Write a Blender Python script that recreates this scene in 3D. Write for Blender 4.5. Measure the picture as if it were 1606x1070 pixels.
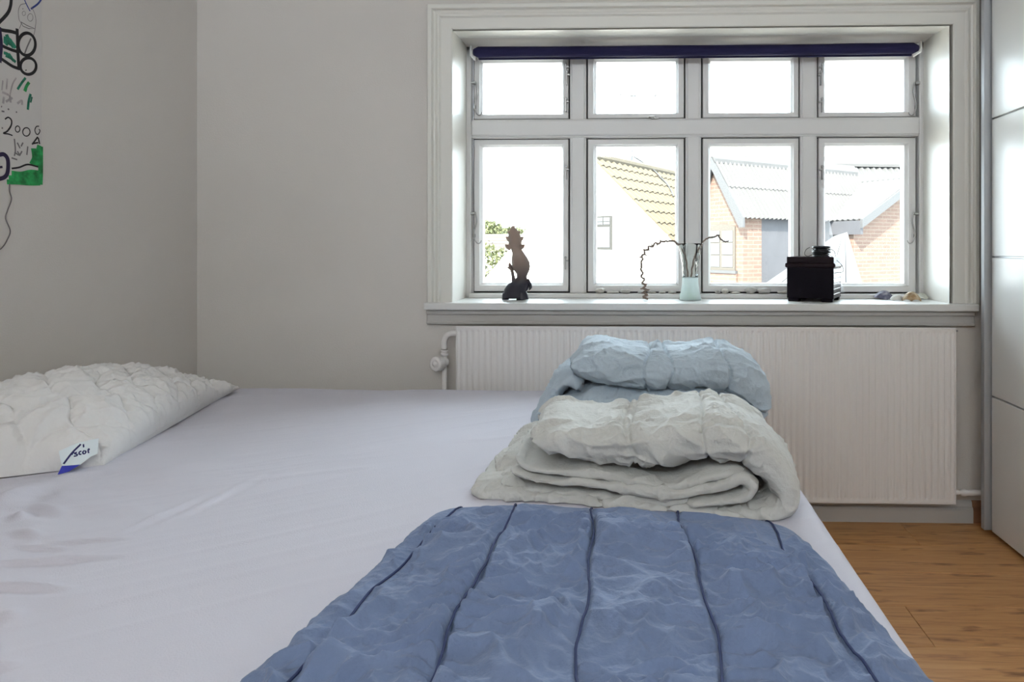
import bpy, bmesh, math, random
import numpy as np
from mathutils import Vector, Matrix
random.seed(7)
for o in list(bpy.data.objects): bpy.data.objects.remove(o)
scene = bpy.context.scene
C = scene.collection

# ------------------------------------------------------------------ camera
F, PX, PY, EYE, YAW = 1060.0, 970.0, 390.0, 0.97, math.radians(1.8)
cd = bpy.data.cameras.new('camera'); cam = bpy.data.objects.new('camera', cd); C.objects.link(cam)
cam.location = (0, 0, EYE); cam.rotation_euler = (math.pi/2, 0, YAW)
cd.sensor_width = 36; cd.lens = F/1606*36
cd.shift_x = -(PX-803)/1606; cd.shift_y = -(535-PY)/1606
cd.clip_start = 0.05; cd.clip_end = 400
scene.camera = cam

# ------------------------------------------------------------------ sky, sun, exposure
w = bpy.data.worlds.new('sky'); scene.world = w; w.use_nodes = True
bg = w.node_tree.nodes['Background']
bg.inputs[0].default_value = (0.79, 0.905, 1.0, 1); bg.inputs[1].default_value = 10.0
sl = bpy.data.lights.new('sun', 'SUN'); sl.energy = 26.0; sl.angle = 0.01; sl.color = (1, 0.93, 0.82)
sun = bpy.data.objects.new('sun', sl); C.objects.link(sun)
SUN_TO = Vector((-0.25, -0.72, 0.65)).normalized()
sun.rotation_euler = SUN_TO.to_track_quat('Z', 'Y').to_euler()
def area(name, loc, look, sx, sy, power, col, portal=False):
    l = bpy.data.lights.new(name, 'AREA'); l.shape = 'RECTANGLE'; l.size = sx; l.size_y = sy
    l.energy = power; l.color = col
    o = bpy.data.objects.new(name, l); C.objects.link(o); o.location = loc
    o.rotation_euler = (Vector(look)-Vector(loc)).to_track_quat('-Z', 'Y').to_euler()
    if portal: l.cycles.is_portal = True
    return o
area('window_portal', (0.19, 2.80, 1.3), (0.19, 0, 1.3), 1.75, 1.15, 1, (1, 1, 1), True)
area('rear_fill_portal', (-.15, -1.81, 2.14), (-.15, 2, 2.14), 2.75, .5, 1, (1, 1, 1), True)
vs = scene.view_settings
vs.view_transform = 'Standard'; vs.look = 'None'; vs.gamma = 1; vs.use_curve_mapping = False
vs.exposure = 0.53

# ------------------------------------------------------------------ projection helpers (photo pixel + distance -> place)
cy, sy_ = math.cos(YAW), math.sin(YAW)
def ray(px, py):
    u = (px-PX)/F; v = (PY-py)/F
    return Vector((u*cy - sy_, u*sy_ + cy, v))
def P(px, py, Y):
    d = ray(px, py); k = Y/d.y
    return Vector((d.x*k, Y, EYE+d.z*k))
def PXw(px, py, X):
    d = ray(px, py); k = X/d.x
    return Vector((X, d.y*k, EYE+d.z*k))
def PZ(px, py, Z):
    d = ray(px, py); k = (Z-EYE)/d.z
    return Vector((d.x*k, d.y*k, Z))
def X_(px, Y): return P(px, PY, Y).x
def Z_(py, Y, px=1000): return P(px, py, Y).z

# ------------------------------------------------------------------ object helpers
def tag(o, label=None, cat=None, group=None, kind=None):
    if label: o['label'] = label
    if cat: o['category'] = cat
    if group: o['group'] = group
    if kind: o['kind'] = kind
    return o
def empty(name, loc=(0, 0, 0), rz=0, parent=None):
    o = bpy.data.objects.new(name, None); C.objects.link(o); o.location = loc; o.rotation_euler = (0, 0, rz)
    o.empty_display_size = 0.05
    if parent: o.parent = parent
    return o
def wmat(o): return (wmat(o.parent) @ o.matrix_parent_inverse if o.parent else Matrix.Identity(4)) @ o.matrix_basis
def link(name, me, mat=None, parent=None):
    o = bpy.data.objects.new(name, me); C.objects.link(o)
    if mat and not me.materials: me.materials.append(mat)
    if parent:
        o.parent = parent
        o.matrix_parent_inverse = wmat(parent).inverted()
    return o
def mesh(name, v, f, mat=None, parent=None, smooth=False, fix=True):
    me = bpy.data.meshes.new(name)
    me.from_pydata([tuple(p) for p in v], [], [tuple(q) for q in f])
    if fix:
        bm = bmesh.new(); bm.from_mesh(me)
        bmesh.ops.recalc_face_normals(bm, faces=bm.faces); bm.to_mesh(me); bm.free()
    if smooth: me.shade_smooth()
    me.update()
    return link(name, me, mat, parent)
def frombm(name, bm, mat=None, parent=None, smooth=False):
    bmesh.ops.recalc_face_normals(bm, faces=bm.faces)
    me = bpy.data.meshes.new(name); bm.to_mesh(me); bm.free()
    if smooth: me.shade_smooth()
    return link(name, me, mat, parent)
def bbox(bm, x0, x1, y0, y1, z0, z1, bev=0.0, seg=1, M=None):
    t = bmesh.new()
    vs_ = [t.verts.new((x, y, z)) for x in (x0, x1) for y in (y0, y1) for z in (z0, z1)]
    for q in ((0, 1, 3, 2), (4, 6, 7, 5), (0, 4, 5, 1), (2, 3, 7, 6), (0, 2, 6, 4), (1, 5, 7, 3)):
        t.faces.new([vs_[i] for i in q])
    if bev: bmesh.ops.bevel(t, geom=list(t.edges), offset=bev, segments=seg, affect='EDGES', profile=0.5)
    if M is not None: bmesh.ops.transform(t, matrix=M, verts=t.verts)
    me = bpy.data.meshes.new('tmp'); t.to_mesh(me); t.free(); bm.from_mesh(me); bpy.data.meshes.remove(me)
    return bm
def box(name, x0, x1, y0, y1, z0, z1, mat, parent=None, bev=0.0, seg=1, M=None):
    return frombm(name, bbox(bmesh.new(), x0, x1, y0, y1, z0, z1, bev, seg, M), mat, parent)
def catmull(pts, n):
    p = np.array(pts, float)
    if len(p) == 2: t = np.linspace(0, 1, n)[:, None]; return p[0]*(1-t)+p[1]*t
    q = np.vstack([2*p[0]-p[1], p, 2*p[-1]-p[-2]])
    t = np.linspace(0, len(p)-1-1e-9, n); i = t.astype(int); f = (t-i)[:, None]
    a, b, c, d = q[i], q[i+1], q[i+2], q[i+3]
    return 0.5*((2*b)+(-a+c)*f+(2*a-5*b+4*c-d)*f**2+(-a+3*b-3*c+d)*f**3)
def tube_data(pts, r, sides=8):
    p = np.array([tuple(q) for q in pts], float); n = len(p)
    rr = np.full(n, r, float) if np.isscalar(r) else np.interp(np.linspace(0, 1, n), np.linspace(0, 1, len(r)), r)
    t = np.gradient(p, axis=0); t /= np.linalg.norm(t, axis=1)[:, None]+1e-12
    ref = np.array([0, 0, 1.0]) if abs(t[0][2]) < 0.9 else np.array([1.0, 0, 0])
    v = []; f = []
    a = np.cross(t[0], ref); a /= np.linalg.norm(a)
    for i in range(n):
        a = a-t[i]*np.dot(a, t[i]); a /= np.linalg.norm(a)+1e-12
        b = np.cross(t[i], a)
        for k in range(sides):
            g = 2*math.pi*k/sides
            v.append(p[i]+rr[i]*(math.cos(g)*a+math.sin(g)*b))
    for i in range(n-1):
        for k in range(sides):
            k2 = (k+1) % sides
            f.append((i*sides+k, i*sides+k2, (i+1)*sides+k2, (i+1)*sides+k))
    f.append(tuple(range(sides))); f.append(tuple((n-1)*sides+k for k in range(sides)))
    return v, f
def tube(name, pts, r, mat, parent=None, sides=8, smooth=True):
    v, f = tube_data(pts, r, sides); return mesh(name, v, f, mat, parent, smooth)
def join(parts):
    V = []; Fc = []
    for v, f in parts:
        b = len(V); V += [tuple(q) for q in v]; Fc += [tuple(i+b for i in q) for q in f]
    return V, Fc
def lathe_data(prof, seg=32, M=None, close=True):
    v = []; f = []; n = len(prof)
    for k in range(seg):
        g = 2*math.pi*k/seg
        for r, z in prof:
            q = Vector((r*math.cos(g), r*math.sin(g), z)); v.append(M @ q if M is not None else q)
    for k in range(seg):
        k2 = (k+1) % seg
        for i in range(n-1): f.append((k*n+i, k2*n+i, k2*n+i+1, k*n+i+1))
    if close:
        f.append(tuple(k*n for k in range(seg))); f.append(tuple(k*n+n-1 for k in range(seg)))
    return v, f
def lathe(name, prof, mat, parent=None, seg=32, M=None, smooth=True, close=True):
    v, f = lathe_data(prof, seg, M, close); return mesh(name, v, f, mat, parent, smooth)
def grid_faces(n, m, wrap=False):
    i = np.arange(n-1)[:, None]; j = np.arange(m if wrap else m-1)[None, :]; j2 = (j+1) % m
    q = np.stack([(i*m+j)+0*j2, (i+1)*m+j, (i+1)*m+j2, i*m+j2], -1).reshape(-1, 4)
    return q
def npmesh(name, V, Fq, mat, parent=None):
    me = bpy.data.meshes.new(name); n = len(V); m = len(Fq)
    me.vertices.add(n); me.vertices.foreach_set('co', np.asarray(V, np.float32).ravel())
    me.loops.add(m*4); me.loops.foreach_set('vertex_index', np.asarray(Fq, np.int32).ravel())
    me.polygons.add(m); me.polygons.foreach_set('loop_start', np.arange(0, m*4, 4, dtype=np.int32))
    me.update(calc_edges=True); me.validate(); me.shade_smooth()
    return link(name, me, mat, parent)
def vnormals(V, Fq):
    a = V[Fq[:, 2]]-V[Fq[:, 0]]; b = V[Fq[:, 3]]-V[Fq[:, 1]]
    fn = np.cross(a, b); N = np.zeros_like(V)
    for k in range(4): np.add.at(N, Fq[:, k], fn)
    return N/(np.linalg.norm(N, axis=1)[:, None]+1e-15)
_perm = np.random.RandomState(3).permutation(512)
_perm = np.concatenate([_perm, _perm, _perm])
_grad = np.random.RandomState(4).normal(size=(512, 3)); _grad /= np.linalg.norm(_grad, axis=1)[:, None]
def perlin(x, y, z=0.0):
    x, y, z = np.broadcast_arrays(np.asarray(x, float), y, z)
    xi = np.floor(x).astype(int); yi = np.floor(y).astype(int); zi = np.floor(z).astype(int)
    xf = x-xi; yf = y-yi; zf = z-zi
    fade = lambda t: t*t*t*(t*(t*6-15)+10)
    u, v, s = fade(xf), fade(yf), fade(zf); out = 0
    for dx in (0, 1):
        for dy in (0, 1):
            for dz in (0, 1):
                h = _perm[_perm[_perm[(xi+dx) & 511]+((yi+dy) & 511)]+((zi+dz) & 511)]
                g = _grad[h]
                d = g[..., 0]*(xf-dx)+g[..., 1]*(yf-dy)+g[..., 2]*(zf-dz)
                out = out+d*(u if dx else 1-u)*(v if dy else 1-v)*(s if dz else 1-s)
    return out*1.6
def ridged(x, y, z=0.0): return 1-np.abs(perlin(x, y, z))*2.2
def crumple(x, y, z=0.0, oct=3):
    a = 1.0; s = 0
    wx = x+0.35*perlin(x*.7+9, y*.7, z); wy = y+0.35*perlin(x*.7, y*.7+5, z)
    for k in range(oct):
        s = s+a*(ridged(wx*2**k+17*k, wy*2**k, z*2**k+3*k)-0.5); a *= 0.5
    return s

# ------------------------------------------------------------------ materials
def nt(name):
    m = bpy.data.materials.new(name); m.use_nodes = True
    t = m.node_tree; b = t.nodes['Principled BSDF']; return m, t, b
def mat(name, col, rough=0.5, bump=0.0, bscale=100.0, var=0.0, vscale=4.0, metal=0.0, spec=0.5, stretch=None, sheen=0.0, coord='Object'):
    m, t, b = nt(name); N = t.nodes; L = t.links
    b.inputs['Base Color'].default_value = (*col, 1); b.inputs['Roughness'].default_value = rough
    b.inputs['Metallic'].default_value = metal; b.inputs['Specular IOR Level'].default_value = spec
    if sheen: b.inputs['Sheen Weight'].default_value = sheen
    if bump or var:
        tc = N.new('ShaderNodeTexCoord'); src = tc.outputs[coord]
        if stretch:
            mp = N.new('ShaderNodeMapping'); mp.inputs['Scale'].default_value = stretch
            L.new(src, mp.inputs[0]); src = mp.outputs[0]
    if bump:
        n = N.new('ShaderNodeTexNoise'); n.inputs['Scale'].default_value = bscale; n.inputs['Detail'].default_value = 4
        L.new(src, n.inputs['Vector']); bp = N.new('ShaderNodeBump'); bp.inputs['Strength'].default_value = bump
        bp.inputs['Distance'].default_value = 0.01
        L.new(n.outputs[0], bp.inputs['Height']); L.new(bp.outputs[0], b.inputs['Normal'])
    if var:
        n = N.new('ShaderNodeTexNoise'); n.inputs['Scale'].default_value = vscale; n.inputs['Detail'].default_value = 5
        L.new(src, n.inputs['Vector']); r = N.new('ShaderNodeValToRGB')
        r.color_ramp.elements[0].position = 0.3; r.color_ramp.elements[1].position = 0.7
        r.color_ramp.elements[0].color = (*[c*(1-var) for c in col], 1); r.color_ramp.elements[1].color = (*[min(1, c*(1+var)) for c in col], 1)
        L.new(n.outputs[0], r.inputs[0]); L.new(r.outputs[0], b.inputs['Base Color'])
    return m
M = {}
M['wall'] = mat('wall_paint', (0.71, 0.665, 0.625), 0.85, 0.12, 260, 0.03, 1.5, spec=0.2)
M['ceiling'] = mat('ceiling_paint', (0.80, 0.79, 0.76), 0.9)
M['paint'] = mat('white_gloss_paint', (0.78, 0.755, 0.70), 0.35, 0.03, 60)
M['frame'] = mat('white_window_paint', (0.74, 0.72, 0.71), 0.4, 0.03, 80)
M['sill'] = mat('sill_paint', (0.76, 0.75, 0.73), 0.3)
M['gap_shade'] = mat('gap_black', (0.012, 0.012, 0.014), 0.6)
M['radiator'] = mat('radiator_enamel', (0.82, 0.78, 0.76), 0.35)
M['chrome'] = mat('worn_metal', (0.42, 0.41, 0.40), 0.35, metal=0.8)
M['blind'] = mat('navy_fabric', (0.008, 0.006, 0.05), 0.85, 0.2, 300)
M['sheet'] = mat('white_sheet', (0.67, 0.65, 0.73), 0.85, 0.15, 420, 0.015, 3, spec=0.2, sheen=0.1)
M['pillow'] = mat('pillow_cotton', (0.80, 0.78, 0.77), 0.85, 0.2, 120, 0.02, 12, spec=0.2, sheen=0.1)
M['blue'] = mat('blue_duvet_cotton', (0.195, 0.255, 0.41), 0.9, 0.3, 160, 0.07, 25, spec=0.15, sheen=0.15)
M['grey'] = mat('grey_green_duvet_cotton', (0.62, 0.615, 0.59), 0.9, 0.3, 130, 0.04, 18, spec=0.15, sheen=0.15)
M['bluegrey'] = mat('pale_blue_duvet_cotton', (0.47, 0.545, 0.62), 0.9, 0.3, 130, 0.04, 18, spec=0.15, sheen=0.15)
M['thread'] = mat('dark_blue_thread', (0.03, 0.045, 0.13), 0.9)
M['greythread'] = mat('grey_thread', (0.23, 0.25, 0.27), 0.9)
M['wood'] = mat('bed_wood', (0.5, 0.35, 0.2), 0.5, 0.05, 30, 0.2, 6, stretch=(1, 12, 12))
M['wardrobe'] = mat('wardrobe_panel', (0.74, 0.73, 0.71), 0.28)
M['alu'] = mat('brushed_aluminium', (0.50, 0.51, 0.53), 0.4, metal=0.55)
M['dark'] = mat('dark_shadow_gap', (0.03, 0.028, 0.026), 0.7)
def glass_mat(name, tint=(1, 1, 1), fac=0.06, rough=0.02):
    m = bpy.data.materials.new(name); m.use_nodes = True; t = m.node_tree; t.nodes.clear()
    o = t.nodes.new('ShaderNodeOutputMaterial'); mx = t.nodes.new('ShaderNodeMixShader')
    tr = t.nodes.new('ShaderNodeBsdfTransparent'); gl = t.nodes.new('ShaderNodeBsdfGlossy')
    tr.inputs[0].default_value = (*tint, 1); gl.inputs['Roughness'].default_value = rough
    lw = t.nodes.new('ShaderNodeFresnel'); lw.inputs[0].default_value = 1.3
    t.links.new(lw.outputs[0], mx.inputs[0]); t.links.new(tr.outputs[0], mx.inputs[1]); t.links.new(gl.outputs[0], mx.inputs[2])
    t.links.new(mx.outputs[0], o.inputs[0]); return m
M['glass'] = glass_mat('window_glass', (0.97, 0.99, 0.98))
def wood_floor():
    m, t, b = nt('oak_laminate'); N = t.nodes; L = t.links
    tc = N.new('ShaderNodeTexCoord'); oi = N.new('ShaderNodeObjectInfo')
    add = N.new('ShaderNodeVectorMath'); add.operation = 'ADD'
    mul = N.new('ShaderNodeVectorMath'); mul.operation = 'SCALE'; mul.inputs['Scale'].default_value = 37
    cx = N.new('ShaderNodeCombineXYZ')
    for k in range(3): L.new(oi.outputs['Random'], cx.inputs[k])
    L.new(cx.outputs[0], mul.inputs[0]); L.new(tc.outputs['Object'], add.inputs[0]); L.new(mul.outputs[0], add.inputs[1])
    mp = N.new('ShaderNodeMapping'); mp.inputs['Scale'].default_value = (1.6, 26, 1); L.new(add.outputs[0], mp.inputs[0])
    n = N.new('ShaderNodeTexNoise'); n.inputs['Scale'].default_value = 2.2; n.inputs['Detail'].default_value = 9; n.inputs['Roughness'].default_value = 0.62
    n.inputs['Distortion'].default_value = 1.2
    L.new(mp.outputs[0], n.inputs['Vector'])
    r = N.new('ShaderNodeValToRGB'); e = r.color_ramp.elements
    e[0].position = 0.30; e[0].color = (0.36, 0.165, 0.066, 1); e[1].position = 0.68; e[1].color = (0.68, 0.37, 0.155, 1)
    k = r.color_ramp.elements.new(0.45); k.color = (0.58, 0.29, 0.11, 1)
    L.new(n.outputs[0], r.inputs[0])
    mp2 = N.new('ShaderNodeMapping'); mp2.inputs['Scale'].default_value = (5, 22, 1); L.new(add.outputs[0], mp2.inputs[0])
    n2 = N.new('ShaderNodeTexNoise'); n2.inputs['Scale'].default_value = 1.4; n2.inputs['Detail'].default_value = 3; L.new(mp2.outputs[0], n2.inputs['Vector'])
    r2 = N.new('ShaderNodeValToRGB'); r2.color_ramp.elements[0].position = 0.28; r2.color_ramp.elements[0].color = (0.45, 0.38, 0.33, 1)
    r2.color_ramp.elements[1].position = 0.40; r2.color_ramp.elements[1].color = (1, 1, 1, 1); L.new(n2.outputs[0], r2.inputs[0])
    mx = N.new('ShaderNodeMix'); mx.data_type = 'RGBA'; mx.blend_type = 'MULTIPLY'; mx.inputs[0].default_value = 1
    L.new(r.outputs[0], mx.inputs[6]); L.new(r2.outputs[0], mx.inputs[7])
    L.new(mx.outputs[2], b.inputs['Base Color']); b.inputs['Roughness'].default_value = 0.42
    return m
M['floor'] = wood_floor()

# ------------------------------------------------------------------ the room
WY = 2.44                                    # window wall
XL = X_(309, WY); XR = 1.86; YB = -1.6; ZC = 2.42
FY = 2.67                                    # face of the window joinery
ox0, ox1 = X_(709, 2.42), X_(1490, 2.42)     # window opening
oz1 = Z_(45, 2.42); SILL = Z_(476, 2.39)
def wallbm(rects):
    bm = bmesh.new()
    for r in rects: bbox(bm, *r)
    return bm
tag(frombm('wall_window', wallbm([(XL-.2, ox0-.012, WY, 2.80, 0, ZC), (ox1+.012, XR+.2, WY, 2.80, 0, ZC),
    (ox0-.012, ox1+.012, WY, 2.80, oz1+.012, ZC), (ox0-.012, ox1+.012, WY, 2.80, 0, SILL-.03)]), M['wall']), kind='structure')
tag(box('wall_left', XL-.2, XL, YB-.2, WY, 0, ZC, M['wall']), kind='structure')
tag(box('wall_right', XR, XR+.2, YB-.2, WY, 0, ZC, M['wall']), kind='structure')
tag(frombm('wall_back', wallbm([(XL, -1.5, YB-.2, YB, 0, ZC), (1.2, XR, YB-.2, YB, 0, ZC), (-1.5, 1.2, YB-.2, YB, 0, 1.9), (-1.5, 1.2, YB-.2, YB, 2.38, ZC)]), M['wall']), kind='structure')  # high opening added to let fill light in from behind
tag(box('ceiling', XL-.2, XR+.2, YB-2.0, 2.95, ZC, ZC+.2, M['ceiling']), kind='structure')  # rear overhang added to keep the sun out of the back opening
# floor: slab with separate laminate boards
fl = tag(box('floor', XL-.2, XR+.2, YB-.2, 2.80, -.12, -.012, M['dark']), kind='structure')
PW, PL = 0.19, 1.28
pm = bpy.data.meshes.new('floor_plank'); bm = bbox(bmesh.new(), 0, PL-.0012, 0, PW-.0012, -.012, 0, .0012); bm.to_mesh(pm); bm.free(); pm.materials.append(M['floor'])
y = 2.43-PW; row = 0
while y > YB-PW:
    x = XL-0.01-[0, .43, .86, .2, .65][row % 5]
    while x < XR:
        o = bpy.data.objects.new('floor_plank', pm); C.objects.link(o); o.location = (x, y, 0); o.parent = fl
        x += PL
    y -= PW; row += 1
# baseboards
def baseboard(name, a, b, nrm):
    a = Vector(a); b = Vector(b); n = Vector(nrm)
    prof = [(0, 0), (.018, 0), (.018, .045), (.016, .052), (.010, .057), (.008, .068), (.004, .075), (0, .076)]
    v = [p+n*d+Vector((0, 0, z)) for p in (a, b) for d, z in prof]; k = len(prof)
    f = [(i, i+1, k+i+1, k+i) for i in range(k-1)]+[tuple(range(k)), tuple(range(k, 2*k))]
    return tag(mesh(name, v, f, bpy.data.materials.get('shaded_trim_paint') or mat('shaded_trim_paint', (0.55, 0.525, 0.50), 0.45)), kind='structure')  # darker colour carries the shade below the sill and radiator
baseboard('baseboard_window', (XL, WY, 0), (X_(1527, 2.42), WY, 0), (0, -1, 0))
stub = baseboard('baseboard_corner', (X_(1527, 2.42), WY, 0), (XR, WY, 0), (0, -1, 0)); stub.data.materials[0] = mat('bare_wood_end', (0.30, 0.14, 0.07), 0.6, 0, 1, 0.25, 12)
baseboard('baseboard_left', (XL, YB, 0), (XL, WY-.02, 0), (1, 0, 0))
# window casing: one moulding swept up, across and down with mitres
def casing(name, x0, x1, z0, z1, prof, yw, mt):
    v = []; f = []
    for d, h in prof:
        for x, z in ((x0+d, z0), (x0+d, z1-d), (x1-d, z1-d), (x1-d, z0)): v.append((x, yw-h, z))
    for i in range(len(prof)-1):
        for k in range(3): f.append((i*4+k, i*4+k+1, (i+1)*4+k+1, (i+1)*4+k))
    return tag(mesh(name, v, f, mt), kind='structure')
cx0, cx1, cz1 = X_(671, 2.42), X_(1535, 2.42), Z_(4, 2.42)
cw = ox0-cx0
cp = [(0, 0), (0, .030), (.004, .034), (.016, .034), (.019, .030), (.021, .022), (.026, .020), (.032, .022), (.037, .026), (.042, .026), (.045, .022), (.048, .019), (cw-.004, .019), (cw, .016), (cw, 0)]
casing('trim_1', cx0, cx1, SILL, cz1, cp, WY, M['paint'])
# reveal lining, sill board, apron
fx0, fx1 = X_(732, FY), X_(1447, FY); fz1 = Z_(66, FY)
lv = [(ox0, 2.425, SILL), (fx0, FY+.05, SILL), (fx0, FY+.05, fz1), (ox0, 2.425, oz1), (ox1, 2.425, SILL), (fx1, FY+.05, SILL), (fx1, FY+.05, fz1), (ox1, 2.425, oz1)]
tag(mesh('trim_2', lv, [(0, 1, 2, 3), (4, 5, 6, 7), (3, 2, 6, 7)], M['paint'], fix=False), kind='structure')
tag(box('trim_3', X_(664, 2.39), X_(1537, 2.39), 2.39, FY+.06, SILL-.026, SILL, M['sill'], bev=.004, seg=2), kind='structure')
ap = bmesh.new(); ax0, ax1 = X_(668, 2.415), X_(1530, 2.415)
bbox(ap, ax0, ax1, 2.422, WY, SILL-.078, SILL-.026, .003); bbox(ap, ax0, ax1, 2.412, WY, SILL-.045, SILL-.026, .004); bbox(ap, ax0, ax1, 2.416, WY, SILL-.080, SILL-.068, .003)
tag(frombm('trim_4', ap, bpy.data.materials['shaded_trim_paint']), kind='structure')

# ------------------------------------------------------------------ the window
win = tag(empty('window_1', (0, FY, SILL)), kind='structure')
def ring(name, x0, x1, z0, z1, ws, prof, mt, parent):
    """ws=(left,right,top,bottom) member widths; prof=(fraction of width, y) around the member"""
    v = []; f = []
    for fr, yy in prof:
        l, r, t_, b_ = [fr*w_ for w_ in ws]
        for x, z in ((x0+l, z0+b_), (x0+l, z1-t_), (x1-r, z1-t_), (x1-r, z0+b_)): v.append((x, yy, z))
    n = len(prof)
    for i in range(n):
        j = (i+1) % n
        for k in range(4): f.append((i*4+k, i*4+(k+1) % 4, j*4+(k+1) % 4, j*4+k))
    return mesh(name, v, f, mt, parent)
zt0, zt1 = Z_(213, FY), Z_(188, FY)
zb = Z_(460, FY)
box('jamb', fx0-.01, X_(740, FY), FY-.012, FY+.10, SILL, fz1, M['frame'], win, .004, 2)
box('jamb', X_(1440, FY), fx1+.01, FY-.012, FY+.10, SILL, fz1, M['frame'], win, .004, 2)
box('head', fx0, fx1, FY-.012, FY+.10, Z_(79, FY), fz1+.01, M['frame'], win, .004, 2)
box('bottom_rail', X_(739, FY), X_(1441, FY), FY-.040, FY+.10, SILL, zb, M['frame'], win, .003, 2)
cols = [(741.5, 893, 757, 881), (920, 1074.5, 935, 1060), (1100.5, 1254.5, 1114, 1240), (1282.5, 1438.5, 1294, 1418)]
for a, b in ((893, 920), (1074.5, 1100.5), (1254.5, 1282.5)):
    bm = bbox(bmesh.new(), X_(a+.6, FY), X_(b-.6, FY), FY+.004, FY+.10, zb, Z_(79, FY), .003, 2)
    bbox(bm, X_(a+3.5, FY), X_(b-3.5, FY), FY-.002, FY+.02, zb, Z_(79, FY), .003, 2)
    frombm('mullion', bm, M['frame'], win)
bm = bbox(bmesh.new(), X_(740, FY), X_(1441, FY), FY-.014, FY+.10, zt0, zt1, .006, 2)
bbox(bm, X_(740, FY), X_(1441, FY), FY-.004, FY+.02, zt0-.006, zt1+.004, .002, 1)
frombm('transom', bm, M['frame'], win)
rows = [(zt1+.003, Z_(81, FY), Z_(177.5, FY+.02), Z_(97, FY+.02)), (zb+.002, Z_(215.5, FY), Z_(444, FY+.02), Z_(230, FY+.02))]
def hook(sash, px, py0, py1, side):
    s = -side   # cabin hook along the stile, pulled towards the jamb
    y0 = FY-.006
    q = lambda dx, t: P(px+dx*side, py0+(py1-py0)*t, y0)
    pts = [q(-2, .05), q(1, .0), q(2.5, .12), q(3.5, .3), q(1, .5), q(-.5, .62), q(-.5, .8), q(2, .93), q(6, 1.0), q(9.5, .97), q(11, .90)]
    h = tube('window_hook', catmull(pts, 40), [.0026, .003, .0028, .0026, .0026, .0022], M['chrome'], sash, 8)
    bm = bmesh.new(); c = P(px-1.5*side, py0+2, FY)
    bbox(bm, c.x-.009, c.x+.009, FY-.016, FY+.006, c.z-.005, c.z+.005, .002)
    c2 = P(px, py0+(py1-py0)*.72, FY); bbox(bm, c2.x-.004, c2.x+.004, FY-.009, FY+.006, c2.z-.012, c2.z+.004, .002)
    frombm('hook_plate', bm, M['chrome'], sash)
def hinge(sash, px, py, side, L=22):
    c = P(px, py, FY); k = L*.00252
    bm = bmesh.new()
    bbox(bm, c.x-.0026, c.x+.0026, FY-.010, FY+.004, c.z-k, c.z, .0015)
    bbox(bm, min(c.x, c.x+side*.012), max(c.x, c.x+side*.012), FY-.008, FY+.003, c.z-.018, c.z-.012, .001)
    bbox(bm, c.x-.004, c.x+.004, FY-.011, FY+.002, c.z-.008, c.z+.002, .002)
    frombm('hinge', bm, M['chrome'], sash)
SY = FY+.002
for ri, (z0, z1, g0, g1) in enumerate(rows):
    for ci, (a, b, ga, gb) in enumerate(cols):
        x0, x1 = X_(a, FY)+.0045, X_(b, FY)-.0045
        gx0, gx1 = X_(ga, FY+.02), X_(gb, FY+.02)
        zz0, zz1 = z0+.004, z1-.006
        ws = (gx0-x0, x1-gx1, zz1-g1, g0-zz0)
        s = ring('sash', x0, x1, zz0, zz1, ws, [(0, FY+.06), (0, SY+.003), (.06, SY), (.72, SY), (.76, SY+.004), (1, SY+.018), (1, FY+.06)], M['frame'], win)
        ring('gap_shade', x0-.007, x1+.007, zz0-.007, zz1+.007, (.02, .02, .02, .02), [(0, SY+.030), (0, SY+.022), (1, SY+.022), (1, SY+.030)], M['gap_shade'], s)  # black ring painted in for the shade in the gaps round the sash
        box('pane', gx0-.004, gx1+.004, SY+.030, SY+.034, g0-.004, g1+.004, M['glass'], s)
        if ci in (0, 3):
            side = 1 if ci == 0 else -1
            if ri == 0:
                hook(s, 745 if ci == 0 else 1436, 129, 181, side)
                hinge(s, 888 if ci == 0 else 1289, 100, side, 14); hinge(s, 889 if ci == 0 else 1287, 112, side, 22); hinge(s, 888 if ci == 0 else 1289, 154, side, 22)
            else:
                hook(s, 744 if ci == 0 else 1434, 333, 382, side)
                hinge(s, 888 if ci == 0 else 1289, 260, side, 22)
                if ci == 0: hinge(s, 887, 403, side, 20)
                else: hinge(s, 1288, 405, side, 20)
        if ri == 0 and ci == 1:
            bm = bmesh.new(); c = P(1023, 185, FY)
            bbox(bm, c.x-.014, c.x+.012, FY-.018, FY-.008, c.z-.002, c.z+.006, .003, 2); bbox(bm, c.x-.006, c.x+.006, FY-.014, FY+.004, c.z-.006, c.z+.004, .002)
            bbox(bm, c.x+.006, c.x+.026, FY-.018, FY-.010, c.z-.006, c.z, .002)
            frombm('latch', bm, M['chrome'], s)

# unseen ceiling lamp added behind the viewer as warm fill light
lp = tag(empty('ceiling_lamp', (-.3, -.75, ZC)), 'added warm fill lamp on the ceiling, out of view', 'lamp')
LM = Matrix.Translation((-.3, -.75, ZC))
lathe('base', [(.0001, 0), (.09, 0), (.09, -.025), (.0001, -.025)], M['paint'], lp, 28, LM)
lathe('shade', [(.19, -.025), (.195, -.04), (.19, -.07), (.187, -.07), (.19, -.04), (.186, -.028), (.09, -.024), (.09, -.021)], M['paint'], lp, 36, LM, close=False)
ll = bpy.data.lights.new('fill_bulb', 'POINT'); ll.energy = 6; ll.color = (1, .86, .72); ll.shadow_soft_size = .10
lo_ = bpy.data.objects.new('fill_bulb', ll); C.objects.link(lo_); lo_.parent = lp; lo_.location = (0, 0, -.17)

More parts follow.
